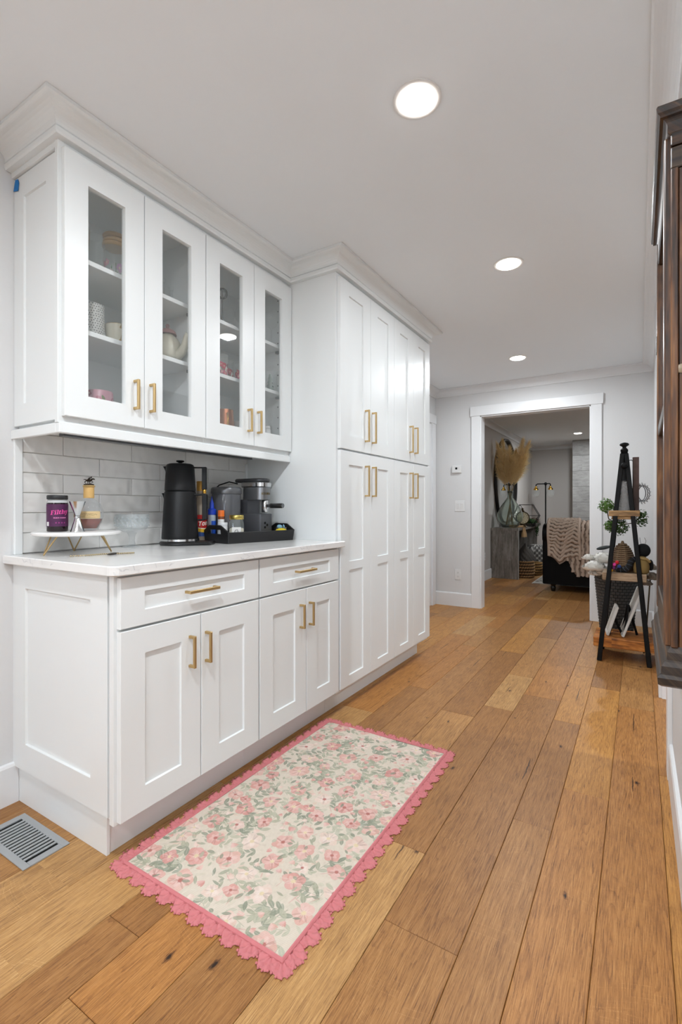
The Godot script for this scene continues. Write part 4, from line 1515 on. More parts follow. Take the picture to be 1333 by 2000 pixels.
func make_cupboard_things() -> void:
	var S0 := 1.4125
	var S1 := 1.7475
	var S2 := 2.0045
	var pinkish := flower_sleeve(3, ["d98aa0", "e9d9d2", "b77fb0", "efc9cf"], 9)
	var reddish := flower_sleeve(9, ["c92747", "e4557a", "efe9df", "d93a5b", "e58aa0"], 26)
	# first pair of doors
	var t := thing("storage_jar", "flower-printed glass jar with stacked bamboo lids on the top shelf", "jar", Vector3(-1.86, S2, -1.212))
	part("glass_body", MB.new().lathe([V(0, 0), V(0.038, 0), V(0.04, 0.003), V(0.04, 0.175), V(0.038, 0.175), V(0.038, 0.006), V(0, 0.006)], 32), panem(0.07), t)
	part("printed_flowers", MB.new().lathe([V(0.0406, 0.005), V(0.0406, 0.165)], 32), pinkish, t, "printed pink and white flowers")
	for k in 3:
		part("bamboo_lid", MB.new().move(Vector3(0.002 * (k - 1), 0.176 + k * 0.017, 0)).cyl(0.0, 0.0155, 0.046 - 0.002 * (k % 2), 36, 0.003), hexm("c69a5c", 0.55), t, "pale bamboo lid")
	tumbler("flower-printed tumbler just behind the jar with bamboo lids", Vector3(-1.84, S2, -1.305), 0.15, 0.031, 0.036, "", pinkish)
	tumbler("plain clear tumbler on the top shelf nearest the panelled end", Vector3(-1.84, S2, -1.055), 0.2, 0.03, 0.037)
	tumbler("plain clear tumbler beside the flower-printed jar", Vector3(-1.87, S2, -1.135), 0.19, 0.03, 0.036)
	t = thing("dotted_tumbler", "tall white tumbler speckled with black dots", "tumbler", Vector3(-1.835, S1, -1.105))
	var cv := Canvas.new(512, 320, Color("e7e6e2"))
	var r := RandomNumberGenerator.new()
	r.seed = 12
	for j in 16:
		for i in 26:
			cv.leaf(i * 19.7 + (j % 2) * 10 + r.randf_range(-4, 4), j * 20 + 8 + r.randf_range(-4, 4), 4.6, 3.2, r.randf() * 3, Color("20201f"), 0.95, 0.2)
	part("body", MB.new().lathe([V(0, 0), V(0.038, 0), V(0.041, 0.003), V(0.041, 0.15), V(0.039, 0.152), V(0.037, 0.15), V(0.037, 0.01), V(0, 0.01)], 40), print_mat(cv, 0.3), t)
	t = thing("cream_cup", "plain cream teacup with a gold rim and gold handle", "cup", Vector3(-1.82, S1, -1.197), -0.25)
	var cream := hexm("d9d3c0", 0.2)
	part("body", MB.new().lathe([V(0, 0), V(0.022, 0), V(0.024, 0.006), V(0.038, 0.03), V(0.043, 0.065), V(0.044, 0.095), V(0.0415, 0.095), V(0.04, 0.065), V(0.03, 0.02), V(0, 0.012)], 36), cream, t)
	part("gold_rim", MB.new().tube(range(32).map(func(k): return Vector3(sin(TAU * k / 32) * 0.043, 0.0955, cos(TAU * k / 32) * 0.043)), 0.0014, 6, true), M.gold, t)
	part("handle", MB.new().tube([Vector3(0.041, 0.08, 0), Vector3(0.06, 0.088, 0), Vector3(0.07, 0.07, 0), Vector3(0.064, 0.045, 0), Vector3(0.05, 0.032, 0), Vector3(0.037, 0.03, 0)], 0.0045, 8), M.gold, t)
	t = thing("serving_bowl", "cream bowl with a brown rim next to the gold-handled cup", "bowl", Vector3(-1.83, S1, -1.318))
	part("body", MB.new().lathe([V(0, 0), V(0.024, 0), V(0.026, 0.004), V(0.045, 0.03), V(0.053, 0.075), V(0.051, 0.075), V(0.043, 0.033), V(0, 0.01)], 36), cream, t)
	part("rim_line", MB.new().tube(range(32).map(func(k): return Vector3(sin(TAU * k / 32) * 0.052, 0.0753, cos(TAU * k / 32) * 0.052)), 0.0013, 6, true), hexm("7a5b3d", 0.4), t)
	t = thing("floral_canister", "pink canister printed with red roses on the cupboard floor", "canister", Vector3(-1.83, S0, -1.13))
	cv = Canvas.new(384, 200, Color("dfa0b0"))
	for k in 16:
		cv.leaf(r.randf() * 384, r.randf() * 200, 16, 7, r.randf() * 3, Color("6f7f47"), 0.9)
	for k in 24:
		var c := Color(["b83a55", "e9c3cc", "a02a48", "c8607a"][k % 4])
		cv.flower((k + r.randf() * 0.7) * 16.0, 20 + (k * 67) % 170, r.randf_range(12, 20), c, c.lightened(0.3), Color("f3d9c9"), r.randf() * 3)
	part("body", MB.new().lathe([V(0, 0), V(0.045, 0), V(0.0485, 0.004), V(0.0485, 0.145), V(0.046, 0.151), V(0, 0.153)], 40), print_mat(cv, 0.35), t)
	# second door: decanters, a plain teapot
	for k in 3:
		var x: float = [-1.83, -1.86, -1.84][k]
		var z: float = [-1.415, -1.455, -1.485][k]
		t = thing("glass_cruet", ["short clear glass cruet on the top shelf", "tall clear glass cruet with a ball stopper on the top shelf", "thin clear glass cruet behind the other two"][k], "cruet", Vector3(x, S2, z))
		var h: float = [0.07, 0.13, 0.1][k]
		part("glass_body", MB.new().lathe([V(0, 0), V(0.018, 0), V(0.02, 0.004), V(0.019, h * 0.45), V(0.007, h * 0.65), V(0.006, h * 0.9), V(0.009, h), V(0.0, h)], 22), panem(0.1), t)
		part("stopper", MB.new().ell(Vector3(0, h + 0.011, 0), Vector3(0.011, 0.012, 0.011), 14, 10), panem(0.1), t)
	t = thing("teapot", "plain cream porcelain teapot with a raised spout on the middle shelf", "teapot", Vector3(-1.83, S1, -1.455), 0.25)
	var pot := []
	for k in 15:
		var a := -PI / 2 + PI * k / 14
		pot.append(V(maxf(0.066 * cos(a), 0.0) * (1.0 - 0.16 * sin(a)), 0.075 + 0.075 * sin(a)))
	var b := MB.new()
	b.lathe(pot, 36, -1.0)
	part("body", b, cream, t)
	part("lid", MB.new().lathe([V(0.04, 0.142), V(0.036, 0.156), V(0.02, 0.168), V(0.006, 0.171), V(0.008, 0.178), V(0.01, 0.184), V(0.006, 0.19), V(0, 0.191)], 30), hexm("b98a8a", 0.3), t, "dusty pink lid")
	part("spout", MB.new().tube([Vector3(0.05, 0.045, 0), Vector3(0.078, 0.058, 0), Vector3(0.092, 0.088, 0), Vector3(0.1, 0.12, 0), Vector3(0.112, 0.135, 0)], [0.024, 0.021, 0.016, 0.013, 0.015], 16), cream, t)
	part("handle", MB.new().tube([Vector3(-0.055, 0.115, 0), Vector3(-0.085, 0.12, 0), Vector3(-0.097, 0.085, 0), Vector3(-0.08, 0.05, 0), Vector3(-0.06, 0.045, 0)], 0.007, 10), cream, t)
	# second pair of doors
	t = thing("ball_ornament", "silver wire ball on a stand behind the third glass door", "ornament", Vector3(-1.80, S2, -1.765))
	b = MB.new()
	for k in 6:
		var ring := []
		var bs := Basis(Vector3(1, 0.3 * k, 0.5).normalized(), k * 0.9)
		for i in 20:
			ring.append(Vector3(0, 0.185, 0) + bs * Vector3(cos(TAU * i / 20) * 0.026, sin(TAU * i / 20) * 0.026, 0))
		b.tube(ring, 0.002, 6, true)
	part("wire_ball", b, M.darksteel, t)
	part("stand", MB.new().lathe([V(0, 0), V(0.025, 0), V(0.024, 0.004), V(0.004, 0.012), V(0.003, 0.16), V(0, 0.16)], 18), M.darksteel, t)
	stem_glass("clear stem glass next to the silver wire ball", Vector3(-1.85, S2, -1.86), 0.17, 0.034, "stem glasses on the top shelf")
	stem_glass("clear stem glass at the far corner of the third door", Vector3(-1.80, S2, -1.90), 0.17, 0.034, "stem glasses on the top shelf")
	var where := [[-1.80, -1.755, "pink flower-printed tumbler first from the cupboard partition"], [-1.85, -1.845, "pink flower-printed tumbler between two others"], [-1.81, -1.915, "pink flower-printed tumbler last of the three"]]
	for q in where:
		tumbler(q[2], Vector3(q[0], S1, q[1]), 0.125, 0.032, 0.037, "pink flower-printed tumblers", reddish)
	t = thing("copper_mug", "hammered copper mug on the cupboard floor", "mug", Vector3(-1.79, S0, -1.775), -0.6)
	var cop := bump(hexm("dc8f66", 0.28, 0.9), 8, 0.05, 1.2)
	part("body", MB.new().lathe([V(0, 0), V(0.034, 0), V(0.04, 0.01), V(0.048, 0.09), V(0.041, 0.165), V(0.0405, 0.185), V(0.0385, 0.185), V(0.039, 0.165), V(0.045, 0.09), V(0, 0.006)], 36), cop, t)
	part("handle", MB.new().tube([Vector3(0.042, 0.16, 0), Vector3(0.064, 0.16, 0), Vector3(0.074, 0.115, 0), Vector3(0.066, 0.06, 0), Vector3(0.045, 0.05, 0)], 0.004, 8), M.brass, t)
	t = thing("flat_dish", "white scalloped dish on a short foot beside the copper mug", "dish", Vector3(-1.78, S0, -1.895))
	part("body", MB.new().lathe([V(0, 0), V(0.035, 0), V(0.03, 0.01), V(0.01, 0.03), V(0.012, 0.1), V(0.045, 0.115), V(0.06, 0.137), V(0.057, 0.138), V(0.04, 0.122), V(0, 0.115)], 14, 0.3), M.white, t)
	stem_glass("large round wine glass behind the fourth glass door", Vector3(-1.745, S2, -2.085), 0.215, 0.042)
	t = thing("tree_glass", "clear glass with a printed green fir tree behind the fourth door", "glass", Vector3(-1.755, S1, -2.085))
	part("glass_body", MB.new().lathe([V(0, 0), V(0.034, 0), V(0.038, 0.11), V(0.036, 0.11), V(0.032, 0.006), V(0, 0.006)], 28), panem(0.07), t)
	b = MB.new()
	for k in 4:
		b.lathe([V(0.026 - k * 0.005, 0.012 + k * 0.02), V(0.004, 0.042 + k * 0.02)], 14)
	part("fir_tree", b, hexm("4f6b5c", 0.8), t, "small green fir tree")
	for k in 3:
		var x: float = [-1.76, -1.75, -1.80][k]
		var z: float = [-1.985, -2.05, -2.1][k]
		t = thing("spice_jar", ["small glass jar with a dark lid, nearest the door frame", "small white jar between two glass ones", "small glass jar in the far cupboard corner"][k], "jar", Vector3(x, S0, z), 0.0, "small jars on the cupboard floor")
		part("body", MB.new().lathe([V(0, 0), V(0.021, 0), V(0.022, 0.003), V(0.022, 0.118), V(0.018, 0.124)], 24), panem(0.3) if k != 1 else M.white, t)
		part("lid", MB.new().cyl(0.124, 0.14, 0.02, 24, 0.002), M.darksteel if k != 1 else M.white, t)
	# painter's tape on the end panel
	t = thing("painters_tape", "scrap of blue painter's tape on the cabinet end panel", "tape", Vector3(-1.978, 2.30, -0.8925))
	b = MB.new()
	b.ext(PackedVector2Array([V(-0.017, -0.014), V(0.016, -0.022), V(0.022, 0.004), V(0.017, 0.02), V(-0.004, 0.024)]), 0.0, 0.0012)
	part("tape_strip", b, hexm("1279c4", 0.6), t)

# ---------------------------------------------------------------- rug and floor register
func make_rug() -> void:
	var x0 := -1.350
	var x1 := -0.735
	var z0 := -2.072
	var z1 := -0.918
	var t := thing("floral_rug", "floral runner rug with a pink crocheted scalloped border", "rug", Vector3((x0 + x1) / 2, 0, (z0 + z1) / 2))
	var w := x1 - x0
	var h := z1 - z0
	var W := 640
	var H := int(W * h / w)
	var cv := Canvas.new(W, H, Color("e0d7ca"))
	var r := RandomNumberGenerator.new()
	r.seed = 41
	var sage := ["a9ad9a", "979e8d", "b5b8a4", "8f9787", "bfc0ad"]
	var pinks := ["dda59d", "d99b94", "e2b5ab", "e6c8bd", "e9d3c8", "dfaea6"]
	# faint leaves, then leaf sprays, then blooms
	for k in 260:
		cv.leaf(r.randf() * W, r.randf() * H, r.randf_range(10, 24), r.randf_range(4, 9), r.randf() * TAU, Color(["d9d3c4", "e0cbbd", "cfcdbd"][k % 3]), 0.7)
	for k in 250:
		var x := r.randf() * W
		var y := r.randf() * H
		var a := r.randf() * TAU
		var c := Color(sage[r.randi() % 5])
		var n := r.randi_range(2, 4)
		var L := r.randf_range(19, 34)
		cv.line(x, y, x + cos(a) * L * n * 0.8, y + sin(a) * L * n * 0.8, 0.9, c, 0.7)
		for j in n:
			var px := x + cos(a) * L * j * 0.8
			var py := y + sin(a) * L * j * 0.8
			for s in ([-1.0, 1.0] if j % 2 == 0 else [1.0 if k % 2 == 0 else -1.0]):
				var b: float = a + s * 0.8
				cv.leaf(px + cos(b) * L * 0.62, py + sin(b) * L * 0.62, L * 0.6, L * 0.25, b, c if r.randf() < 0.7 else c.lightened(0.15), 0.85, 0.8, 0.5)
	var placed := []
	for k in 2600:
		var x := r.randf() * W
		var y := r.randf() * H
		var R := r.randf_range(27, 42) if k < 900 else r.randf_range(13, 24)
		var ok := true
		for q in placed:
			if Vector2(x, y).distance_to(Vector2(q[0], q[1])) < (R + q[2]) * (1.25 if k < 900 else 0.92):
				ok = false
				break
		if not ok or placed.size() > 190:
			continue
		placed.append([x, y, R])
		var c := Color(pinks[r.randi() % 6])
		if R > 22:
			cv.flower(x, y, R, c, c.lightened(0.42), Color("e9d9b5") if r.randf() < 0.6 else Color("b9756e"), r.randf() * TAU, 5 + r.randi() % 2)
			for j in 5:
				var a := r.randf() * TAU
				cv.leaf(x + cos(a) * R * 0.55, y + sin(a) * R * 0.55, R * 0.4, R * 0.08, a, c.darkened(0.14), 0.5)
		else:
			# side-on buds
			var a := r.randf() * TAU
			for j in 4:
				cv.leaf(x + cos(a + (j - 1.5) * 0.4) * R * 0.5, y + sin(a + (j - 1.5) * 0.4) * R * 0.5, R * 0.65, R * 0.24, a + (j - 1.5) * 0.4, c.lightened(0.1 * j), 0.85)
	# loose leaves between the blooms, and thin dry-brush strokes
	for k in 330:
		cv.leaf(r.randf() * W, r.randf() * H, r.randf_range(9, 20), r.randf_range(3.5, 7.5), r.randf() * TAU, Color(sage[r.randi() % 5]), 0.85, 0.8, 0.4)
	for k in 260:
		cv.leaf(r.randf() * W, r.randf() * H, r.randf_range(10, 26), r.randf_range(0.8, 2.4), r.randf() * TAU, Color(["e9e2d8", "d9a9a2", "e4dbcf"][k % 3]), 0.55, 0.8)
	# woven ribs
	for y in H:
		for x in W:
			var k := (y * W + x) * 4
			var f := 1.0
			if y % 5 == 0:
				f = 1.035
			if (x * 7 + y * 3) % 11 == 0:
				f *= 0.975
			for j in 3:
				cv.d[k + j] = mini(255, int(cv.d[k + j] * f))
	var m := print_mat(cv, 0.9)
	m.albedo_color = Color(0.93, 0.915, 0.895)
	var b := bump(hexm("ffffff"), 9, 0.09, 3.0)
	m.normal_enabled = true
	m.normal_texture = b.normal_texture
	m.normal_scale = 0.4
	# fabric with a barely wavy surface
	var g := []
	for j in 25:
		var row := []
		for i in 13:
			var u := i / 12.0
			var v := j / 24.0
			row.append(Vector3((u - 0.5) * w, 0.0065 + 0.0012 * sin(u * 7.0 + v * 3.0) * sin(v * 11.0), (0.5 - v) * h))
		g.append(row)
	var fb := MB.new()
	fb.sheet(g)
	part("fabric", fb, m, t)
	part("backing", bx(-w / 2, w / 2, 0.0005, 0.0045, -h / 2, h / 2), hexm("cfc8bd", 0.9), t)
	# crochet: a narrow band, then one fan for every scallop
	var pk := bump(hexm("e38a8d", 0.9), 31, 0.2, 6.0, 2, 128)
	pk.uv1_scale = Vector3(3, 3, 1)
	var band := MB.new()
	var pth := [V(-w / 2, h / 2), V(w / 2, h / 2), V(w / 2, -h / 2), V(-w / 2, -h / 2)]
	band.sweep([V(-0.004, 0.0070), V(-0.003, 0.0095), V(0.001, 0.0095), V(0.005, 0.006), V(0.006, 0.001)], pth, true)
	part("trim_band", band, pk, t)
	var fan := MB.new()
	var rows := []
	for j in 7:
		var row := []
		var f := j / 6.0
		for i in 41:
			var a := PI * i / 40.0
			var rib := absf(sin(a * 4.0))
			var R := (0.006 + f * 0.0262) * (1.0 + f * f * 0.12 * rib)
			var y := 0.0012 + 0.0062 * rib * (0.35 + 0.65 * f) + 0.0016 * sin(f * 9.0)
			if j == 6:
				y = 0.0012
			row.append(Vector3(-cos(a) * R * 0.95, y, sin(a) * R * 1.28))
		rows.append(row)
	rows.reverse()
	fan.sheet(rows)
	for k in 8:
		var a := PI * (k + 0.5) / 8
		fan.ell(Vector3(-cos(a) * 0.0345, 0.0034, sin(a) * 0.0462), Vector3(0.0036, 0.003, 0.0036), 7, 4)
	var fan_mesh := fan.mesh()
	var along_side := func(a: Vector2, e: Vector2, turn: float, n: int) -> void:
		for k in n:
			var p := a.lerp(e, (k + 0.5) / n)
			var o := part("scallop", fan_mesh, pk, t)
			o.position = Vector3(p.x, 0, p.y)
			o.rotation.y = turn + r.randf_range(-0.09, 0.09)
			o.scale = Vector3.ONE * r.randf_range(0.94, 1.05)
	along_side.call(V(-w / 2, h / 2), V(w / 2, h / 2), 0.0, 10)
	along_side.call(V(w / 2, h / 2), V(w / 2, -h / 2), PI / 2, 19)
	along_side.call(V(w / 2, -h / 2), V(-w / 2, -h / 2), PI, 10)
	along_side.call(V(-w / 2, -h / 2), V(-w / 2, h / 2), -PI / 2, 19)
	for q in [[1, 1, PI / 4], [1, -1, PI * 0.75], [-1, -1, -PI * 0.75], [-1, 1, -PI / 4]]:
		var o := part("scallop", fan_mesh, pk, t)
		o.position = Vector3(q[0] * (w / 2 - 0.002), 0, q[1] * (h / 2 - 0.002))
		o.rotation.y = q[2]
	# floor register
	t = thing("floor_register", "grey metal floor vent set in the oak beside the base cabinet", "vent", Vector3(-1.734, 0, -0.806))
	var gm := hexm("a9acae", 0.42, 0.25)
	b = null
	var vb := MB.new()
	bx(-0.147, 0.147, 0.0005, 0.0045, -0.071, -0.049, 0.001, 0, vb)
	bx(-0.147, 0.147, 0.0005, 0.0045, 0.049, 0.071, 0.001, 0, vb)
	bx(-0.147, -0.122, 0.0005, 0.0045, -0.049, 0.049, 0.0, 0, vb)
	bx(0.122, 0.147, 0.0005, 0.0045, -0.049, 0.049, 0.0, 0, vb)
	part("frame", vb, gm, t)
	for k in 13:
		var x := -0.103 + k * 0.0172
		part("slat", bx(x - 0.0046, x + 0.0046, 0.0010, 0.0042, -0.049, 0.049, 0.0006), gm, t)
	part("duct_shade", bx(-0.124, 0.124, 0.0002, 0.0006, -0.051, 0.051), M.void, t, "flat black sheet painted as shade under the slats")  # flat black sheet stands in for the shade below the slats

# ---------------------------------------------------------------- wall plates
func make_wall_things() -> void:
	var wp := hexm("e2e2e1", 0.4)
	var t := thing("thermostat", "white wall thermostat with a small dark display", "thermostat", Vector3(-1.742, 1.535, FAR))
	part("back_plate", bx(-0.056, 0.056, -0.046, 0.046, 0.0, 0.004, 0.002), wp, t)
	part("body", bx(-0.051, 0.051, -0.04, 0.04, 0.004, 0.026, 0.004), wp, t)
	part("display", bx(-0.012, 0.012, -0.002, 0.021, 0.026, 0.0266), M.black, t, "small dark display")
	part("button", bx(0.024, 0.029, -0.002, 0.02, 0.026, 0.028, 0.001), hexm("c9c9c8", 0.5), t)
	t = thing("light_switch", "white double rocker switch plate below the thermostat", "switch", Vector3(-1.708, 1.124, FAR))
	part("plate", bx(-0.058, 0.058, -0.06, 0.06, 0.0, 0.006, 0.002), wp, t)
	for x in [-0.023, 0.023]:
		var o := part("rocker", MB.new().at(rot(Vector3(1, 0, 0), 0.07, Vector3(x, 0, 0.006))).box(Vector3.ZERO, Vector3(0.033, 0.067, 0.008), 0.0015), wp, t)
	outlet("white wall outlet low on the far wall beside the opening", Vector3(-1.729, 0.356, FAR), 0.0)
	outlet("small white outlet near the console on the living room wall", Vector3(WALL_W, 0.364, -7.39), PI / 2)

func outlet(label: String, where: Vector3, turn: float) -> void:
	var wp := hexm("e2e2e1", 0.4)
	var t := thing("wall_outlet", label, "outlet", where, turn)
	part("plate", bx(-0.036, 0.036, -0.058, 0.058, 0.0, 0.006, 0.002), wp, t)
	for y in [-0.021, 0.021]:
		var o := part("socket", bx(-0.016, 0.016, y - 0.014, y + 0.014, 0.006, 0.0085, 0.002), wp, t)
		var s := MB.new()
		for x in [-0.006, 0.006]:
			s.box(Vector3(x, y + 0.003, 0.0086), Vector3(0.002, 0.009, 0.0006))
		s.box(Vector3(0, y - 0.008, 0.0086), Vector3(0.004, 0.004, 0.0006))
		part("slots", s, M.black, o)

# ---------------------------------------------------------------- living room seen through the opening
func blades(n: int, base: Vector3, dir: Vector3, length: float, spread: float, wd: float, r: RandomNumberGenerator, b: MB, droop := 0.25) -> void:
	for k in n:
		var f := pow(r.randf(), 0.8)
		var root := base + dir * length * f
		var a := r.randf() * TAU
		var side := Vector3(cos(a), 0, sin(a))
		var env := sin(PI * minf(f * 0.92 + 0.08, 1.0)) * spread + 0.02
		var o := (side * env * r.randf_range(0.5, 1.0) + dir * r.randf_range(0.05, 0.13))
		var p1 := root + o * 0.55
		var p2 := root + o + Vector3(0, -droop * env * r.randf(), 0)
		var cr := o.cross(Vector3(r.randf() - 0.5, r.randf() - 0.5, r.randf() - 0.5)).normalized() * wd
		var nn := cr.cross(o).normalized()
		b.tri(root - cr, root + cr, p1 + cr * 0.8, nn, nn, nn)
		b.tri(root - cr, p1 + cr * 0.8, p1 - cr * 0.8, nn, nn, nn)
		b.tri(p1 - cr * 0.8, p1 + cr * 0.8, p2, nn, nn, nn)

func leaf_cloud(b: MB, cen: Vector3, rad: Vector3, n: int, size: float, r: RandomNumberGenerator) -> void:
	for k in n:
		var d := Vector3(r.randfn(), r.randfn(), r.randfn()).normalized()
		var p := cen + d * rad * r.randf_range(0.55, 1.0)
		var up := (d + Vector3(r.randf() - 0.5, r.randf() - 0.5, r.randf() - 0.5)).normalized()
		var x := up.cross(Vector3(r.randf() - 0.5, 1, r.randf() - 0.5)).normalized() * size * r.randf_range(0.7, 1.2)
		var y := x.cross(up).normalized() * size * 0.62
		b.tri(p - x, p + y + up * size * 0.2, p + x, up, up, up)
		b.tri(p - x, p + x, p - y + up * size * 0.2, up, up, up)

func make_far_things() -> void:
	var r := RandomNumberGenerator.new()
	r.seed = 19
	# concrete-look chimney breast
	var t := thing("chimney_breast", "grey concrete-look panelled chimney breast at the end wall", "chimney", Vector3(-1.12, 0, -10.5))
	part("core", bx(0.004, 2.6, 0, 2.435, -0.69, -0.004), hexm("6f6e6d", 0.9), t)
	var cms := []
	for k in 3:
		var cm := texm(grain_image(60 + k, 128, 128, ["7e7c7a", "94928f", "a3a19e", "b1aeab"], 3, 1.1), 0.7)
		cms.append(cm)
	for row in 8:
		for c in 2:
			var b := MB.new()
			b.box(Vector3(0.65 + c * 1.3, 0.152 + row * 0.305, 0), Vector3(1.295, 0.301, 0.012), 0.002)
			for q in b.t.size():
				b.t[q] = b.t[q] * 0.8 + Vector2(row * 0.31, c * 0.2)
			part("concrete_panel", b, cms[(row + c) % 3], t)
	# console table: two slab ends and a top
	var planks := []
	for k in 3:
		planks.append(texm(grain_image(80 + k, 256, 64, ["5d574f", "77716a", "8d8780", "a29c94"], 12, 1.2), 0.6))
	t = thing("console_table", "weathered grey wood console table with slab ends by the wall", "console table", Vector3(-1.785, 0, -8.56))
	for s in [0.80, -0.80]:
		for k in 4:
			var b := MB.new()
			b.box(Vector3(-0.1545 + k * 0.103, 0.375, s), Vector3(0.1022, 0.75, 0.04), 0.0015, 1)
			for q in b.t.size():
				b.t[q] = Vector2(b.v[q].y * 0.9 + k * 0.37, b.v[q].x * 2.2 + k * 0.2)
			part("end_board", b, planks[k % 3], t)
	for k in 4:
		var b := MB.new()
		b.box(Vector3(-0.1545 + k * 0.103, 0.77, 0), Vector3(0.1022, 0.04, 1.64), 0.0015, 2)
		for q in b.t.size():
			b.t[q] = Vector2(b.v[q].z * 0.6 + k * 0.37, b.v[q].x * 2.2 + k * 0.2)
		part("top_board", b, planks[(k + 1) % 3], t)
	part("edge_band", bx(0.2055, 0.208, 0.0, 0.79, 0.78, 0.82, 0.0005), hexm("a9a6a1", 0.5), t)
	var CY := 0.79
	# demijohn with pampas grass
	var vx := -1.755
	var vz := -7.98
	t = thing("demijohn_vase", "large green-tinted glass demijohn vase holding pampas grass", "vase", Vector3(vx, CY, vz))
	var gg := mat(Color(0.55, 0.66, 0.60, 0.22), 0.04)
	gg.transparency = BaseMaterial3D.TRANSPARENCY_ALPHA
	part("glass_body", MB.new().lathe([V(0, 0.004), V(0.06, 0.004), V(0.10, 0), V(0.12, 0.01), V(0.185, 0.11), V(0.2, 0.17), V(0.195, 0.22), V(0.16, 0.31), V(0.09, 0.42), V(0.045, 0.48), V(0.04, 0.53), V(0.04, 0.58), V(0.035, 0.58), V(0.035, 0.53), V(0.04, 0.478), V(0.085, 0.416), V(0.154, 0.308), V(0.188, 0.22), V(0.193, 0.17), V(0.179, 0.113), V(0.117, 0.016), V(0, 0.012)], 40, -1.0), glassm(Color(0.95, 0.985, 0.965, 0.03)), t)
	part("neck_ring", MB.new().tube(range(24).map(func(k): return Vector3(sin(TAU * k / 24) * 0.043, 0.578, cos(TAU * k / 24) * 0.043)), 0.007, 8, true), gg, t)
	t = thing("pampas_bouquet", "bunch of golden pampas grass plumes standing in the demijohn", "dried grass", Vector3(vx, CY, vz))
	var pm := hexm("fcebc4", 0.95)
	pm.backlight_enabled = true
	pm.backlight = Color(0.8, 0.7, 0.46)
	var st := hexm("8f7a4a", 0.8)
	var tips := [[-0.20, 1.28, 0.05], [-0.10, 1.36, -0.08], [-0.16, 1.18, 0.1], [-0.02, 1.22, 0.08], [0.10, 1.2, -0.05], [0.2, 1.36, 0.0], [0.27, 1.30, 0.08], [0.16, 1.24, 0.1], [0.05, 1.05, 0.12], [-0.24, 1.06, 0.0], [0.25, 1.1, -0.06]]
	for q in tips:
		var tip := Vector3(q[0] * 0.85 + q[2] * 0.4, q[1], q[2] - q[0] * 0.5)
		var b := MB.new()
		var mid := Vector3(tip.x * 0.12, 0.58, tip.z * 0.12)
		var foot := Vector3(-tip.x * 0.25, 0.03, -tip.z * 0.25)
		var start := mid.lerp(tip, 0.18)
		b.tube([foot, mid, start, tip], [0.004, 0.004, 0.0035, 0.0015], 5)
		var s := part("plume_stem", b, st, t)
		b = MB.new()
		var d := (tip - start)
		blades(900, start, d.normalized(), d.length() * 1.02, 0.15, 0.0018, r, b, 0.6)
		for i in b.v.size():
			if b.v[i].x < -0.195:
				b.v[i].x = -0.195 - 0.12 * (1.0 - exp((b.v[i].x + 0.195) * 2.0)) * 0.3
		part("plume", b, pm, s)
	# round mirror on the wall
	t = thing("round_mirror", "big round wall mirror with a thin black frame behind the pampas", "mirror", Vector3(WALL_W, 1.54, -8.72), PI / 2)
	part("frame", MB.new().at(rot(Vector3(1, 0, 0), PI / 2)).lathe([V(0.735, 0.0), V(0.77, 0.0), V(0.772, 0.004), V(0.772, 0.045), V(0.768, 0.05), V(0.742, 0.05), V(0.738, 0.045), V(0.735, 0.012)], 72), hexm("16120f", 0.45), t)
	part("mirror_glass", MB.new().at(rot(Vector3(1, 0, 0), PI / 2)).lathe([V(0.737, 0.012), V(0, 0.013)], 72), hexm("dfe3e3", 0.02, 1.0), t)
	# clock
	t = thing("table_clock", "small brass table clock with a cream dial on the console", "clock", Vector3(-1.62, CY, -8.27), 0.5)
	var dk := hexm("4a3a22", 0.4, 0.6)
	part("case", MB.new().at(rot(Vector3(1, 0, 0), PI / 2, Vector3(0, 0.15, -0.03))).lathe([V(0, 0), V(0.1, 0), V(0.108, 0.01), V(0.108, 0.05), V(0.098, 0.058), V(0.092, 0.05)], 36), dk, t)
	part("dial", MB.new().at(rot(Vector3(1, 0, 0), PI / 2, Vector3(0, 0.15, -0.03))).lathe([V(0.094, 0.05), V(0, 0.051)], 36), hexm("cfc3a2", 0.5), t, "cream dial")
	var b3 := MB.new()
	for k in 12:
		var a := TAU * k / 12
		b3.box(Vector3(sin(a) * 0.075, 0.15 + cos(a) * 0.075, 0.022), Vector3(0.008, 0.012, 0.002))
	b3.tube([Vector3(0, 0.15, 0.0225), Vector3(0.03, 0.19, 0.0225)], 0.002, 5)
	b3.tube([Vector3(0, 0.15, 0.0225), Vector3(-0.01, 0.21, 0.0225)], 0.0016, 5)
	part("dial_marks", b3, M.black, t)
	part("feet", MB.new().at(Transform3D.IDENTITY).lathe([V(0, 0), V(0.07, 0), V(0.075, 0.01), V(0.05, 0.03), V(0.04, 0.05)], 24), dk, t)
	part("finial", MB.new().move(Vector3(0, 0.255, -0.005)).lathe([V(0.02, 0), V(0.03, 0.012), V(0.012, 0.03), V(0.022, 0.045), V(0.0, 0.06)], 18, -1.0), dk, t)
	# wire terrarium
	t = thing("wire_terrarium", "black wire geometric frame standing behind the clock", "ornament", Vector3(-1.63, CY, -8.62), 0.3)
	b3 = MB.new()
	var hexa := []
	for k in 6:
		hexa.append(Vector3(cos(TAU * k / 6) * 0.21, 0.185 + sin(TAU * k / 6) * 0.21, 0))
	for k in 6:
		for z in [-0.07, 0.07]:
			b3.tube([hexa[k] + Vector3(0, 0, z), hexa[(k + 1) % 6] + Vector3(0, 0, z)], 0.0055, 6)
		b3.tube([hexa[k] + Vector3(0, 0, -0.07), hexa[k] + Vector3(0, 0, 0.07)], 0.0055, 6)
	b3.tube([hexa[2] + Vector3(0, 0, 0.07), hexa[5] + Vector3(0, 0, 0.07)], 0.005, 6)
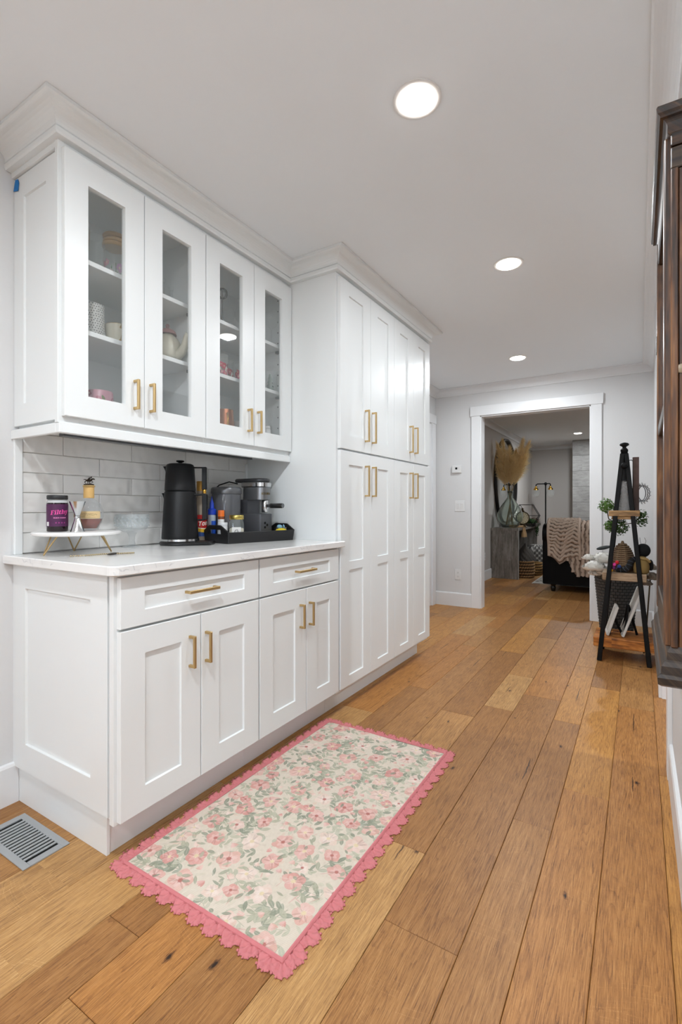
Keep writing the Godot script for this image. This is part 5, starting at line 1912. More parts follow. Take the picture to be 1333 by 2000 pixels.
	b3.tube([hexa[0] + Vector3(0, 0, 0.07), hexa[3] + Vector3(0, 0, 0.07)], 0.005, 6)
	part("wire_frame", b3, M.black, t)
	# moss trough
	t = thing("moss_planter", "low planter of dark green moss and brown heather on the console", "planter", Vector3(-1.60, CY, -9.0))
	part("trough", bx(-0.1, 0.1, 0, 0.05, -0.24, 0.24, 0.006), hexm("3f3a33", 0.8), t)
	b3 = MB.new()
	leaf_cloud(b3, Vector3(0, 0.06, 0.12), Vector3(0.1, 0.07, 0.13), 420, 0.016, r)
	leaf_cloud(b3, Vector3(0.08, -0.05, 0.02), Vector3(0.035, 0.14, 0.05), 160, 0.014, r)
	part("moss", b3, hexm("2c4a1f", 0.9), t).set_meta("kind", "stuff")
	b3 = MB.new()
	leaf_cloud(b3, Vector3(0, 0.07, -0.12), Vector3(0.11, 0.08, 0.14), 420, 0.014, r)
	part("heather", b3, hexm("5b4a3c", 0.95), t).set_meta("kind", "stuff")
	# bead garland with tassels
	t = thing("bead_garland", "wooden bead garland with tan tassels hanging over the console edge", "garland", Vector3(-1.62, CY, -8.05))
	for k in 11:
		var f := k / 10.0
		part("bead", MB.new().ell(Vector3(-0.12 + f * 0.16, 0.019, 0.14 - f * 0.12 + 0.03 * sin(f * 5)), Vector3(0.018, 0.018, 0.018), 12, 8), hexm("c29e72", 0.6), t)
	for q in [[0.058, 0.02], [0.062, -0.07]]:
		b3 = MB.new()
		b3.move(Vector3(q[0], -0.15, q[1]))
		b3.lathe([V(0, 0), V(0.032, 0.0), V(0.028, 0.06), V(0.014, 0.1), V(0.016, 0.12), V(0.008, 0.14), V(0.004, 0.17), V(0, 0.17)], 18)
		part("tassel", b3, hexm("b8946a", 0.9), t)
	# baskets under the console
	var wv := func(sd: int, stops: Array) -> StandardMaterial3D: return texm(grain_image(sd, 96, 96, stops, 3, 1.6), 0.9)
	t = thing("woven_pouf", "black and white diamond-woven pouf under the console", "pouf", Vector3(-1.53, 0, -9.05))
	var cv := Canvas.new(256, 128, Color("b9b5ae"))
	for k in 24:
		for s in [-1.0, 1.0]:
			for j in 3:
				cv.line(k * 12.0 - 32 + j * 2.4, 0, k * 12.0 - 32 + s * 64 + j * 2.4, 128, 0.6, Color("2e2b29"), 0.8)
	part("body", MB.new().lathe([V(0, 0.002), V(0.2, 0.002), V(0.25, 0.05), V(0.275, 0.2), V(0.26, 0.36), V(0.2, 0.44), V(0.1, 0.46), V(0, 0.462)], 32, -1.0), print_mat(cv, 0.9), t)
	braid_basket("braided_basket", "tan braided seagrass basket at the console's near end", Vector3(-1.575, 0, -8.1), 0.16, 0.26, hexm("8c6a44", 0.85))
	braid_basket("braided_basket", "second tan braided basket, nearer the pouf", Vector3(-1.50, 0, -8.5), 0.14, 0.2, hexm("94703f", 0.85))
	t = thing("folded_blanket", "dark grey knitted blanket heaped in the near basket", "blanket", Vector3(-1.575, 0.25, -8.14))
	var g := []
	for j in 17:
		var row := []
		for i in 41:
			var a := TAU * i / 40
			var f := j / 16.0
			var R := 0.15 * cos(f * PI / 2) + 0.001
			var k := 1.0 + 0.12 * sin(a * 3 + 1) + 0.07 * sin(a * 12 + f * 22)
			row.append(Vector3(sin(a) * R * k + 0.02, f * 0.27 * (1.0 + 0.1 * sin(a * 2)), cos(a) * R * k))
		g.append(row)
	b3 = MB.new()
	b3.sheet(g)
	part("knit", b3, hexm("4d4843", 0.95), t)
	make_sofa(r)
	# lamp
	t = thing("floor_lamp", "black pipe floor lamp with two brass sockets and clear globes", "floor lamp", Vector3(-1.63, 0, -10.62))
	part("base", MB.new().lathe([V(0, 0), V(0.14, 0), V(0.14, 0.02), V(0.02, 0.03), V(0.016, 0.06)], 28), M.black, t)
	part("pole", MB.new().cyl(0.03, 1.6, 0.013, 12), M.black, t)
	part("tee_joint", MB.new().ell(Vector3(0, 1.6, 0), Vector3(0.03, 0.034, 0.03), 12, 8), M.black, t)
	for q in [[-0.185, 0.0], [0.105, 0.09]]:
		var e := Vector3(q[0], 1.6, q[1])
		var a := part("arm", MB.new().tube([Vector3(0, 1.6, 0), e * Vector3(0.85, 1, 0.85), e + Vector3(0, -0.02, 0), e + Vector3(0, -0.07, 0)], 0.011, 8), M.black, t)
		part("socket", MB.new().move(e + Vector3(0, -0.13, 0)).lathe([V(0.02, 0), V(0.05, 0.004), V(0.045, 0.03), V(0.024, 0.05), V(0.02, 0.08), V(0, 0.082)], 20), M.brass, a, "brass socket")
		part("globe", MB.new().ell(e + Vector3(0, -0.19, 0), Vector3(0.075, 0.085, 0.075), 20, 12), panem(0.1), a, "clear glass globe")
	# living room rug
	t = thing("area_rug", "pale patterned area rug under the sofa", "rug", Vector3(-0.35, 0, -8.55))
	cv = Canvas.new(256, 256, Color("b7b1a8"))
	for k in 240:
		cv.leaf(r.randf() * 256, r.randf() * 256, r.randf_range(4, 12), r.randf_range(2, 6), r.randf() * 3, Color("6d6862"), 0.6)
	for k in 4:
		var c: Array = [[0, 0, 256, 0], [0, 255, 256, 255], [0, 0, 0, 256], [255, 0, 255, 256]][k]
		cv.line(c[0], c[1], c[2], c[3], 8, Color("d8d5ce"), 1.0)
	part("pile", bx(-0.97, 0.97, 0.001, 0.011, -1.08, 1.08, 0.003), print_mat(cv, 0.95), t)
	part("fringe", bx(-0.985, -0.968, 0.001, 0.006, -1.08, 1.08, 0.001), hexm("d6d3cc", 0.9), t)

func braid_basket(called: String, label: String, where: Vector3, R: float, h: float, m: Material) -> void:
	var t := thing(called, label, "basket", where, 0.0, "braided baskets under the console")
	part("liner", MB.new().lathe([V(0, 0.002), V(R * 0.93, 0.002), V(R, h * 0.5), V(R * 0.95, h)], 28), hexm("4b3822", 0.9), t)
	var rows := int(h / 0.04)
	for j in rows:
		var y := 0.022 + j * (h - 0.03) / maxf(rows - 1, 1)
		var rr := R * (0.94 + 0.08 * sin(PI * y / h))
		var b := MB.new()
		var n := 26
		for i in n:
			var a := TAU * (i + 0.5 * (j % 2)) / n
			b.at(Transform3D(Basis(Vector3.UP, a) * Basis(Vector3(0, 0, 1), 0.5), Vector3(sin(a) * rr, y, cos(a) * rr)))
			b.ell(Vector3.ZERO, Vector3(0.024, 0.013, 0.016), 8, 5)
		part("braid_row", b, m, t)

func make_sofa(r: RandomNumberGenerator) -> void:
	var lx := -1.03
	var t := thing("leather_sofa", "black leather sofa with rolled arms beyond the opening", "sofa", Vector3(-0.55, 0, -7.9))
	var lm := bump(hexm("060607", 0.5), 5, 0.05, 0.2)
	lm.metallic_specular = 0.25
	# base, seat, back (sofa faces the console, back away from it)
	part("base", bx(-0.48, 0.48, 0.10, 0.34, -1.02, 1.02, 0.02), lm, t)
	for k in 3:
		part("seat_cushion", bx(-0.5, 0.28, 0.34, 0.48, -0.80 + k * 0.535, -0.27 + k * 0.535, 0.035), lm, t)
	part("back", bx(0.26, 0.5, 0.3, 0.86, -1.0, 1.0, 0.06), lm, t)
	for s in [1.0, -1.0]:
		var pl := PackedVector2Array([V(-0.11, 0.1), V(0.12, 0.1), V(0.12, 0.66)])
		for k in 15:
			var a := -0.55 + (PI + 1.1) * k / 14
			pl.append(V(0.01 + 0.155 * cos(a), 0.745 + 0.155 * sin(a)))
		pl.append(V(-0.11, 0.66))
		var b := MB.new()
		b.at(Transform3D(Basis(Vector3.UP, -PI / 2), Vector3(-0.5, 0, s * 0.93)))
		b.ext(pl, -0.98, 0.04, true, 0.015)
		part("rolled_arm", b, lm, t)
		for x in [-0.42, 0.42]:
			part("leg", MB.new().move(Vector3(x, 0, s * 0.97)).lathe([V(0, 0.0), V(0.022, 0.0), V(0.028, 0.02), V(0.035, 0.05), V(0.026, 0.07), V(0.04, 0.1), V(0, 0.1)], 20), M.blackgloss, t)
	# chunky knit throw over the near arm: panels that follow the arm's outline
	var kt := thing("knit_throw", "chunky taupe knitted throw draped over the sofa's near arm", "throw", Vector3(-0.55, 0, -7.9))
	var km := hexm("bda897", 0.95)
	# outline of the arm from inside, over the top, down the outer side: (z, y), offset outwards
	var prof := func(s: float, off: float, low: float) -> Vector2:
		var over := PI + 0.6
		var arc := (0.155 + off) * over
		if s < arc:
			var a := PI + 0.1 - s / (0.155 + off)
			return V(0.94 + (0.155 + off) * cos(a), 0.745 + (0.155 + off) * sin(a))
		var a2 := PI + 0.1 - over
		var p := V(0.94 + (0.155 + off) * cos(a2), 0.745 + (0.155 + off) * sin(a2))
		return V(p.x - 0.0 + 0.015 * sin((s - arc) * 6.0), p.y - (s - arc))
	# the cloth itself, then yarn ropes lying on it: level and wavy on the folded panel, hanging on the other
	for q in [["hanging_panel", -0.30, 0.52, 0.012, 1.10], ["folded_panel", -0.47, -0.10, 0.04, 1.02]]:
		var folded: bool = q[0] == "folded_panel"
		var total: float = q[4]
		var place := func(x: float, s: float, lift: float) -> Vector3:
			var s2 := s
			if not folded:
				s2 = s * (0.80 + 0.20 * smoothstep(-0.3, -0.12, x))
			else:
				s2 = s * (1.0 + 0.04 * sin(x * 16.0))
			var w := (0.010 * sin(x * 19.0 + s * 3.0) + 0.012 * sin(x * 8.0)) * smoothstep(0.3, 0.9, s)
			var p: Vector2 = prof.call(s2, q[3] + lift + absf(w), 0.0)
			return Vector3(x + (0.035 * (s - 0.4) if folded else 0.0), p.y, p.x)
		var g := []
		for j in 41:
			var row := []
			for i in 33:
				row.append(place.call(lerpf(q[1], q[2], i / 32.0), (total - 0.04) * (1.0 - j / 40.0), 0.0))
			g.append(row)
		var pnl := part(q[0], MB.new().sheet(g), hexm("8f7c6e", 0.95), kt)
		var b := MB.new()
		if folded:
			for j in 19:
				var pts := []
				var rad := []
				for i in 30:
					var x := lerpf(q[1], q[2], i / 29.0)
					pts.append(place.call(x, 0.02 + j * 0.053 + 0.011 * sin(x * 34.0 + j * 0.8) + 0.006 * sin(x * 90.0 + j), 0.014))
					rad.append(0.019 + 0.006 * sin(x * 150.0 + j * 2.0))
				b.tube(pts, rad, 7)
			for e in [q[1] + 0.005, q[2] - 0.005]:
				var pts := []
				for j in 26:
					pts.append(place.call(e, j * total / 25.0, 0.014))
				b.tube(pts, 0.02, 7)
		else:
			for i in 15:
				var pts := []
				var rad := []
				for j in 46:
					var s := total * j / 45.0
					pts.append(place.call(q[1] + 0.02 + i * 0.056 + 0.007 * sin(s * 45.0 + i), s, 0.012))
					rad.append(0.021 + 0.007 * sin(s * 118.0 + i * 1.6))
				b.tube(pts, rad, 7)
		part("chunky_yarn", b, km, pnl).set_meta("kind", "stuff")

# ---------------------------------------------------------------- obelisk shelf by the far wall and what stands on it
const LX := -0.092
const LZ := -4.12

func peony(t: Node3D, at: Vector3, R: float, m: Material, r: RandomNumberGenerator) -> void:
	# cupped petals in three rings
	var head := Node3D.new()
	var b := MB.new()
	for ring in 4:
		var n := 4 + ring * 2
		for k in n:
			var a := TAU * k / n + ring * 0.5 + r.randf() * 0.3
			var tilt := 0.05 + ring * 0.3
			var rr := R * (0.25 + 0.2 * ring)
			var B := Basis(Vector3.UP, a) * Basis(Vector3(1, 0, 0), tilt)
			b.at(Transform3D(B, at + Vector3(sin(a) * rr * 0.5, R * 0.15 - ring * R * 0.07, cos(a) * rr * 0.5)))
			var g := []
			for j in 5:
				var row := []
				for i in 5:
					var u := (i - 2) / 2.0
					var v := j / 4.0
					var w := R * 0.62 * sin(PI * (0.14 + 0.72 * v))
					row.append(Vector3(u * w, v * R * 0.75, R * 0.3 * (sin(v * 2.4) * 0.8 - 0.55 * u * u) + R * 0.03 * sin(u * 7 + k)))
				g.append(row)
			b.sheet(g)
	head.free()
	part("flower_head", b, m, t)

func leg_bar(a: Vector3, e: Vector3, w: float, m: Material, t: Node3D) -> void:
	var b := MB.new()
	b.at(along(a, e))
	b.box(Vector3(0, a.distance_to(e) / 2, 0), Vector3(w, a.distance_to(e), w), 0.003, 1)
	part("leg", b, m, t)

func rustic(sd: int, stops: Array) -> StandardMaterial3D:
	return texm(grain_image(sd, 256, 64, stops, 12, 1.3), 0.6)

func board_uv(b: MB, ax: int, other: int, k: float) -> MB:
	for q in b.t.size():
		b.t[q] = Vector2(b.v[q][ax] * 1.3 + k, (b.v[q][other] + b.v[q].y) * 4.0 + k * 0.7)
	return b

func make_ladder_things() -> void:
	var r := RandomNumberGenerator.new()
	r.seed = 23
	var O := Vector3(LX, 0, LZ)
	var t := thing("ladder_shelf", "black A-frame ladder shelf with three reclaimed wood shelves", "shelf", O)
	var bk: StandardMaterial3D = M.black
	for sx in [-1.0, 1.0]:
		for sz in [-1.0, 1.0]:
			leg_bar(Vector3(sx * 0.153, 0, sz * 0.168), Vector3(sx * 0.012, 1.5, sz * 0.012), 0.03, bk, t)
	var b := MB.new()
	b.lathe([V(0.062, 1.30), V(0.030, 1.515), V(0.034, 1.518), V(0.034, 1.53), V(0.0, 1.532)], 4, 0.3, TAU, PI / 4)
	part("top_block", b, bk, t)
	b = MB.new()
	b.lathe([V(0, 1.53), V(0.022, 1.53), V(0.02, 1.536), V(0.012, 1.545), V(0.014, 1.552), V(0.03, 1.562), V(0.031, 1.57), V(0.024, 1.578), V(0.008, 1.583), V(0, 1.584)], 24, 0.4)
	part("finial_knob", b, bk, t)
	for z in [0.055]:
		part("bolt_head", MB.new().ell(Vector3(0, 1.41, z), Vector3(0.022, 0.022, 0.012), 14, 8), bk, t)
	part("hook", MB.new().tube([Vector3(0.03, 1.45, 0.01), Vector3(0.047, 1.452, 0.01), Vector3(0.05, 1.443, 0.01)], 0.003, 6), bk, t)
	var light_wood := rustic(3, ["6b5134", "927048", "b08a5c", "c09c70"])
	var orange_wood := rustic(5, ["5c3212", "93561f", "b8722e", "cf8c46"])
	for q in [[1.04, 1.083, 0.098, 0.075, light_wood], [0.575, 0.632, 0.138, 0.108, rustic(8, ["6a5541", "8d745a", "a68c70", "b69d82"])], [0.098, 0.166, 0.192, 0.16, orange_wood]]:
		b = MB.new()
		bx(-q[2], q[2], q[0], q[1], -q[3], q[3], 0.004, 0, b)
		part("shelf_board", board_uv(b, 0, 2, q[0]), q[4], t)
	b = MB.new()
	bx(-0.08, 0.06, 1.018, 1.0395, -0.06, 0.06, 0.003, 0, b)
	part("shelf_batten", board_uv(b, 0, 2, 0.3), light_wood, t)
	# top shelf
	t = thing("crackle_ornament", "silvery crackle-glass ornament between the ladder legs on the top shelf", "ornament", O + Vector3(0.002, 1.0835, 0.0))
	var cg := bump(hexm("a9aaaa", 0.25, 0.35), 14, 0.12, 8.0)
	cg.uv1_scale = Vector3(2, 1, 1)
	part("body", MB.new().lathe([V(0, 0), V(0.045, 0), V(0.05, 0.012), V(0.047, 0.05), V(0.042, 0.11), V(0.044, 0.16), V(0.036, 0.21), V(0.022, 0.245), V(0.018, 0.262), V(0, 0.266)], 16, 0.2), cg, t)
	part("foot", MB.new().lathe([V(0, 0), V(0.053, 0), V(0.054, 0.016), V(0.047, 0.022)], 16, 0.2), cg, t)
	t = thing("upright_plank", "dark brown plank standing upright on the top ladder shelf", "plank", O + Vector3(0.072, 1.0835, -0.02))
	b = MB.new()
	b.at(rot(Vector3.UP, 0.25))
	b.box(Vector3(0, 0.195, 0), Vector3(0.038, 0.39, 0.02), 0.001, 1)
	part("board", b, rustic(15, ["3f2d26", "55403a", "675048"]), t)
	t = thing("silver_wreath", "silver wire wreath leaning behind the upright plank", "wreath", O + Vector3(0.098, 1.0835, -0.03))
	b = MB.new()
	for k in 3:
		var ring := []
		for i in 22:
			var a := TAU * i / 22
			ring.append(Vector3(0.012 * k + 0.036 * cos(a), 0.125 + 0.058 * sin(a), 0.008 * sin(a * 3 + k) - 0.012 * k))
		b.tube(ring, 0.0035, 6, true)
	part("rings", b, M.darksteel, t)
	b = MB.new()
	for k in 18:
		var a := TAU * k / 18
		b.at(Transform3D(Basis(Vector3(0, 0, 1), a + 0.5), Vector3(0.012 + 0.036 * cos(a), 0.125 + 0.058 * sin(a), 0.006)))
		b.ell(Vector3(0.01, 0, 0), Vector3(0.014, 0.005, 0.003), 8, 4)
	part("metal_leaves", b, hexm("a3a5a6", 0.3, 0.8), t)
	# boxwood hanging round the top shelf
	t = thing("boxwood_garland", "green boxwood sprigs hanging round the top ladder shelf", "greenery", O + Vector3(0, 1.02, 0))
	var gm := hexm("4c6f2a", 0.7)
	gm.backlight_enabled = true
	gm.backlight = Color(0.15, 0.25, 0.06)
	var gd := hexm("33501f", 0.75)
	for q in [[-0.118, 0.098, -0.02, 0.062, 0.06, 300, gm], [-0.045, -0.06, -0.05, 0.085, 0.07, 420, gd], [0.105, 0.005, -0.08, 0.05, 0.07, 240, gd], [-0.1, -0.05, 0.0, 0.035, 0.045, 110, gm]]:
		b = MB.new()
		leaf_cloud(b, Vector3(q[0], q[1], q[2]), Vector3(q[3], q[4], q[3]), q[5], 0.0095, r)
		part("leaves", b, q[6], t).set_meta("kind", "stuff")
	part("stem", MB.new().tube([Vector3(-0.118, 0.09, -0.02), Vector3(-0.105, 0.0, -0.082), Vector3(-0.04, -0.05, -0.082), Vector3(0.06, -0.03, -0.082), Vector3(0.105, 0.02, -0.082)], 0.004, 6), hexm("4a3a26", 0.9), t)
	# middle shelf
	var y := 0.6325
	t = thing("woven_hive", "brown woven beehive ornament on the middle ladder shelf", "ornament", O + Vector3(-0.012, y, -0.02))
	var hm := texm(grain_image(33, 128, 64, ["2e2118", "5d4733", "836b50", "a1886a"], 4, 1.7), 0.9)
	hm.uv1_scale = Vector3(4, 3, 1)
	var rows := 14
	for k in rows:
		var f := k / float(rows - 1)
		var R := 0.078 * sqrt(1.0 - pow(f, 2.2) * 0.9) * (0.92 + 0.08 * sin(PI * f))
		var ring := []
		for i in 30:
			var a := TAU * i / 30
			ring.append(Vector3(sin(a) * R * (1 + r.randf_range(-0.02, 0.02)), 0.008 + f * 0.19 + r.randf_range(-0.0015, 0.0015), cos(a) * R))
		part("straw_coil", MB.new().tube(ring, 0.0085, 7, true), hm, t)
	part("top_tuft", MB.new().lathe([V(0.028, 0.195), V(0.012, 0.208), V(0.007, 0.225), V(0, 0.226)], 12), hm, t)
	part("inner_wall", MB.new().lathe([V(0, 0.002), V(0.074, 0.002), V(0.072, 0.1), V(0.02, 0.2), V(0, 0.2)], 20), hexm("3a2c20", 0.95), t)
	t = thing("plush_bee", "plush toy with a round black head and striped arm sitting on the middle shelf", "soft toy", O + Vector3(0.105, y, 0.045))
	var fz := hexm("0d0d0e", 0.95)
	part("head", MB.new().ell(Vector3(0.012, 0.163, -0.03), Vector3(0.047, 0.049, 0.047), 22, 14), fz, t)
	part("body", MB.new().lathe([V(0, 0), V(0.04, 0), V(0.05, 0.012), V(0.052, 0.05), V(0.045, 0.09), V(0.03, 0.118), V(0, 0.125)], 24, -1.0), hexm("8a7142", 0.95), t, "tan fabric body")
	var arm := [Vector3(-0.03, 0.105, 0.01), Vector3(-0.062, 0.085, 0.025), Vector3(-0.075, 0.045, 0.035), Vector3(-0.1, 0.023, 0.03), Vector3(-0.14, 0.02, 0.015), Vector3(-0.16, 0.03, 0.0)]
	part("arm", MB.new().tube(arm, [0.017, 0.02, 0.021, 0.02, 0.019, 0.012], 14), fz, t)
	b = MB.new()
	for k in 7:
		var f := 0.4 + k * 0.62
		var i := int(f)
		var p: Vector3 = arm[i].lerp(arm[i + 1], f - i)
		var d: Vector3 = (arm[i + 1] - arm[i]).normalized()
		b.tube([p, p + d * 0.004], 0.0214, 14)
	part("arm_stripes", b, hexm("3f4450", 0.9), t, "grey stripes on the black arm")
	part("scarf", MB.new().tube([Vector3(-0.03, 0.118, 0.02), Vector3(0.0, 0.112, 0.042), Vector3(0.035, 0.105, 0.035), Vector3(0.052, 0.085, 0.01)], 0.009, 8), hexm("a48a57", 0.9), t)
	part("wing", MB.new().at(Transform3D(Basis(Vector3.UP, 0.5), Vector3(0.058, 0.06, -0.02))).ell(Vector3.ZERO, Vector3(0.012, 0.04, 0.03), 14, 8), fz, t)
	for s in [-1.0, 1.0]:
		part("antenna", MB.new().tube([Vector3(0.012 + s * 0.012, 0.208, -0.03), Vector3(0.012 + s * 0.018, 0.232, -0.03), Vector3(0.012 + s * 0.014 - 0.006, 0.255, -0.03)], 0.0013, 5), fz, t)
	# bright wooden beads
	var cols := [["e0842a", "orange"], ["d9439a", "pink"], ["c8242c", "red"], ["27407e", "blue"], ["6f9a78", "green"], ["dfa528", "yellow"], ["7a2f6e", "purple"]]
	var spots := [[-0.088, 0.044, 0.075], [-0.062, 0.044, 0.082], [-0.044, 0.06, 0.075], [-0.03, 0.032, 0.088], [-0.094, 0.02, 0.082], [-0.083, 0.002, 0.09], [-0.066, 0.02, 0.076]]
	for k in cols.size():
		var o := thing("felt_ball", "%s felt ball in the little pile in front of the woven hive" % cols[k][1], "ball", O + Vector3(spots[k][0], y + spots[k][1] + 0.0125, spots[k][2]), 0.0, "bright felt balls on the middle shelf")
		var fb := MB.new()
		fb.ell(Vector3.ZERO, Vector3(0.0135, 0.0132, 0.0135), 14, 9)
		part("felt", fb, hexm(cols[k][0], 0.9), o)
		part("thread", MB.new().tube([Vector3(0, 0.012, 0), Vector3(0.004, 0.016, 0.002), Vector3(0.009, 0.014, 0.003)], 0.0007, 5), hexm("c9c2b2", 0.9), o)
	# flowers: in the basket on the floor behind
	var bz := -4.74
	t = thing("woven_basket", "dark grey woven metal basket on the floor behind the ladder shelf", "basket", Vector3(-0.165, 0, bz))
	var dm := hexm("575858", 0.55, 0.25)
	part("liner", MB.new().lathe([V(0, 0.004), V(0.115, 0.004), V(0.163, 0.53), V(0.158, 0.53), V(0.11, 0.01), V(0, 0.01)], 36), hexm("252627", 0.8), t)
	b = MB.new()
	for j in 21:
		for i in 30:
			var a := TAU * (i + 0.5 * (j % 2)) / 30
			var rr := lerpf(0.1185, 0.1665, (j * 0.025 + 0.015) / 0.53)
			b.at(Transform3D(Basis(Vector3.UP, a) * Basis(Vector3(1, 0, 0), 0.35), Vector3(sin(a) * rr, 0.018 + j * 0.025, cos(a) * rr)))
			b.box(Vector3.ZERO, Vector3(rr * TAU / 30 * 0.84, 0.0205, 0.004), 0.001)
	part("metal_weave", b, dm, t).set_meta("kind", "stuff")
	part("rim", MB.new().tube(range(36).map(func(k): return Vector3(sin(TAU * k / 36) * 0.166, 0.532, cos(TAU * k / 36) * 0.166)), 0.007, 8, true), dm, t)
	t = thing("white_peonies", "white artificial peonies spilling out of the woven basket", "flowers", Vector3(-0.165, 0.5, bz))
	var wm := hexm("e9e6df", 0.8)
	wm.backlight_enabled = true
	wm.backlight = Color(0.2, 0.2, 0.19)
	for q in [[-0.20, 0.09, 0.42, 0.085], [-0.245, 0.17, 0.36, 0.05], [-0.14, 0.15, 0.3, 0.09], [-0.08, 0.16, 0.16, 0.06], [-0.13, 0.06, 0.36, 0.055], [-0.20, 0.04, 0.30, 0.05], [-0.02, 0.15, 0.1, 0.05]]:
		var p := Vector3(q[0] + 0.05, q[1], q[2] * 0.55)
		part("flower_stem", MB.new().tube([Vector3(p.x * 0.2, -0.3, p.z * 0.2), Vector3(p.x * 0.6, 0.04, p.z * 0.6), p], 0.003, 6), hexm("4a5a34", 0.8), t)
		peony(t, p, q[3], wm, r)
	b = MB.new()
	b.at(rot(Vector3(0, 0, 1), 0.25, Vector3(-0.09, 0.265, 0.1)))
	b.ell(Vector3.ZERO, Vector3(0.058, 0.016, 0.02), 14, 7)
	part("dark_leaf", b, hexm("2f3434", 0.7), t, "dark grey leaf")
	t = thing("dried_flowers", "pale grey-brown dried flower heads beside the plush toy", "flowers", O + Vector3(0.172, 0.545, -0.13))
	var dg := hexm("a79a8c", 0.9)
	for q in [[0.0, 0.03, 0.0, 0.055], [-0.012, 0.1, -0.03, 0.05], [-0.035, -0.01, 0.04, 0.04]]:
		peony(t, Vector3(q[0], q[1], q[2]), q[3], dg, r)
	part("stems", MB.new().tube([Vector3(-0.05, -0.54, -0.05), Vector3(-0.03, -0.3, -0.03), Vector3(-0.01, 0.02, 0.0)], 0.006, 6), hexm("6b5a44", 0.9), t)
	# bottom shelf: two white frames propped on black easels
	y = 0.1665
	var fm := hexm("d4d2cd", 0.6)
	for k in 2:
		var at: Vector3 = [O + Vector3(-0.112, y, 0.03), O + Vector3(-0.02, y, -0.01)][k]
		t = thing("picture_frame", ["small white picture frame leaning on a black easel", "tall white picture frame leaning on a black easel"][k], "picture frame", at, 0.12)
		var hgt: float = [0.22, 0.36][k]
		var lean: float = [-0.30, -0.34][k]
		b = MB.new()
		b.at(rot(Vector3(0, 0, 1), lean, Vector3(0, 0.006, 0)))
		var w: float = [0.16, 0.22][k]
		bx(-0.008, 0.008, 0.0, 0.02, -w / 2, w / 2, 0.002, 0, b)
		bx(-0.008, 0.008, hgt - 0.02, hgt, -w / 2, w / 2, 0.002, 0, b)
		bx(-0.008, 0.008, 0.02, hgt - 0.02, -w / 2, -w / 2 + 0.02, 0.002, 0, b)
		bx(-0.008, 0.008, 0.02, hgt - 0.02, w / 2 - 0.02, w / 2, 0.002, 0, b)
		part("frame", b, fm, t)
		b = MB.new()
		b.at(rot(Vector3(0, 0, 1), lean, Vector3(0, 0.006, 0)))
		bx(-0.003, 0.003, 0.018, hgt - 0.018, -w / 2 + 0.018, w / 2 - 0.018, 0.0, 0, b)
		part("print", b, hexm("bdb9b2", 0.8), t)
		b = MB.new()
		for s in [-1.0, 1.0]:
			b.tube([Vector3(0.012, 0.006, s * w * 0.3), Vector3(0.045, hgt * 0.62, s * w * 0.12)], 0.008, 6)
		b.tube([Vector3(0.045, hgt * 0.62, 0), Vector3(0.1, 0.006, 0)], 0.009, 6)
		part("easel", b, bk, t)

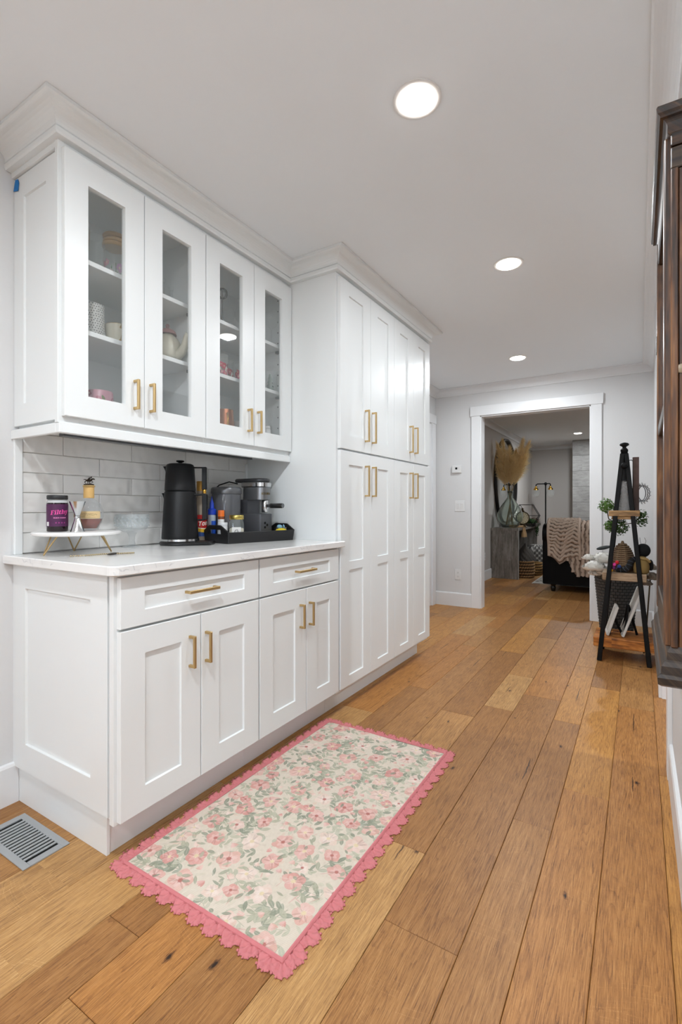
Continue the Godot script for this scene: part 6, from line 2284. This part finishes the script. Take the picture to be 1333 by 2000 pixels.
# ---------------------------------------------------------------- dark wood wall cabinet beside the camera
func make_wood_cabinet() -> void:
	var zn := -1.275
	var zf := -1.945
	var t := thing("wall_cabinet", "dark stained rustic wood wall cabinet with crown and base mouldings", "wall cabinet", Vector3(WALL_E, 0.7, zn))
	var wm := []
	for k in 3:
		var m := texm(grain_image(90 + k, 512, 96, [["120b07", "2b1b13", "4a3120", "6b4a2e"], ["140d0a", "2b1f18", "413224", "5e4732"], ["20120a", "472b17", "6c4525", "8b6039"]][k], 20, 1.5), 0.36)
		m.clearcoat_enabled = true
		m.clearcoat = 0.5
		m.clearcoat_roughness = 0.25
		wm.append(m)
	var uvs := func(b: MB, ax: int, k: float) -> MB:
		for q in b.t.size():
			var p := b.v[q]
			var o := p.x + p.z if ax == 1 else (p.x + p.y if ax == 2 else p.y + p.z)
			b.t[q] = Vector2(p[ax] * 0.75 + fposmod(k, 0.05), o * 4.0 + k * 0.61)
		return b
	# local: x from the wall towards the hall is negative, z runs back down the hall from 0 to -0.67
	var L := zn - zf
	var xb := -0.054
	var y0 := 0.085
	var y1 := 1.245
	# side of upright boards with a stile at each edge
	part("side_core", bx(xb + 0.008, 0.0, y0, y1, -L + 0.045, -0.052), wm[0], t)
	for q in [[-0.054, -0.040, 2, 0.006], [-0.0395, -0.020, 2, 0.0], [-0.0195, -0.012, 0, 0.002], [-0.0115, 0.0, 1, 0.004]]:
		var b := bx(q[0], q[1], y0 + 0.001, y1 - 0.08, -0.053, -0.045 + q[3], 0.002)
		part("side_board", uvs.call(b, 1, q[0] * 31.0), wm[q[2]], t)
	part("side_rail", uvs.call(bx(xb, 0.0, y1 - 0.078, y1 - 0.03, -0.053, -0.044, 0.002), 0, 0.2), wm[1], t)
	part("side_rail", uvs.call(bx(xb, 0.0, y1 - 0.028, y1, -0.053, -0.040, 0.002), 0, 0.7), wm[0], t)
	for q in [[-0.0335, 0.713]]:
		var b := MB.new()
		b.at(along(Vector3(q[0], q[1], -0.044), Vector3(q[0], q[1], -0.0405)))
		b.lathe([V(0.0105, 0), V(0.0105, 0.001), V(0.008, 0.003), V(0, 0.0035)], 18)
		part("screw_plug", b, hexm("9a8a72", 0.4), t, "pale round screw plug")
	# front frame and dark glazed door
	for z in [[-0.053, -0.115], [-L + 0.045, -L + 0.105]]:
		var b := bx(xb - 0.012, xb + 0.006, y0, y1, z[0], z[1], 0.003)
		part("front_stile", uvs.call(b, 1, z[0] * 7.0), wm[2], t)
	for yy in [[y0, y0 + 0.07], [y1 - 0.07, y1], [0.63, 0.66]]:
		var b := bx(xb - 0.010, xb + 0.006, yy[0], yy[1], -L + 0.105, -0.115, 0.003)
		part("front_rail", uvs.call(b, 2, yy[0]), wm[1], t)
	part("door_glass", bx(xb - 0.001, xb + 0.003, y0 + 0.07, y1 - 0.07, -L + 0.105, -0.115), hexm("19120e", 0.08), t, "dark glazed door")
	part("hinge", bx(xb - 0.014, xb - 0.009, 0.9, 0.95, -L + 0.06, -L + 0.1, 0.001), M.darksteel, t)
	# crown and base run round the near end and the front
	var path := [V(0.0, -0.045), V(xb, -0.045), V(xb, -L + 0.045), V(0.0, -L + 0.045)]
	path.reverse()
	path = [V(0.0, -L + 0.045), V(xb, -L + 0.045), V(xb, -0.045), V(0.0, -0.045)]
	var cr := [V(0.0, y1 - 0.006), V(0.006, y1), V(0.006, y1 + 0.012)]
	for k in 6:
		var a := PI / 2 * k / 5
		cr.append(V(0.006 + 0.012 * (1 - cos(a)), y1 + 0.014 + 0.016 * sin(a)))
	cr.append_array([V(0.021, y1 + 0.031), V(0.021, y1 + 0.036), V(0.026, y1 + 0.04), V(0.028, y1 + 0.05), V(0.025, y1 + 0.056), V(-0.05, y1 + 0.056)])
	part("crown", uvs.call(MB.new().sweep(cr, path), 2, 0.1), wm[0], t)
	var ba := [V(-0.05, 0.0), V(0.018, 0.0), V(0.025, 0.005), V(0.026, 0.02), V(0.022, 0.027), V(0.019, 0.029), V(0.018, 0.045), V(0.012, 0.054), V(0.008, 0.058), V(0.007, 0.075), V(0.0, 0.088)]
	part("base_moulding", uvs.call(MB.new().sweep(ba, path), 2, 0.4), wm[1], t)
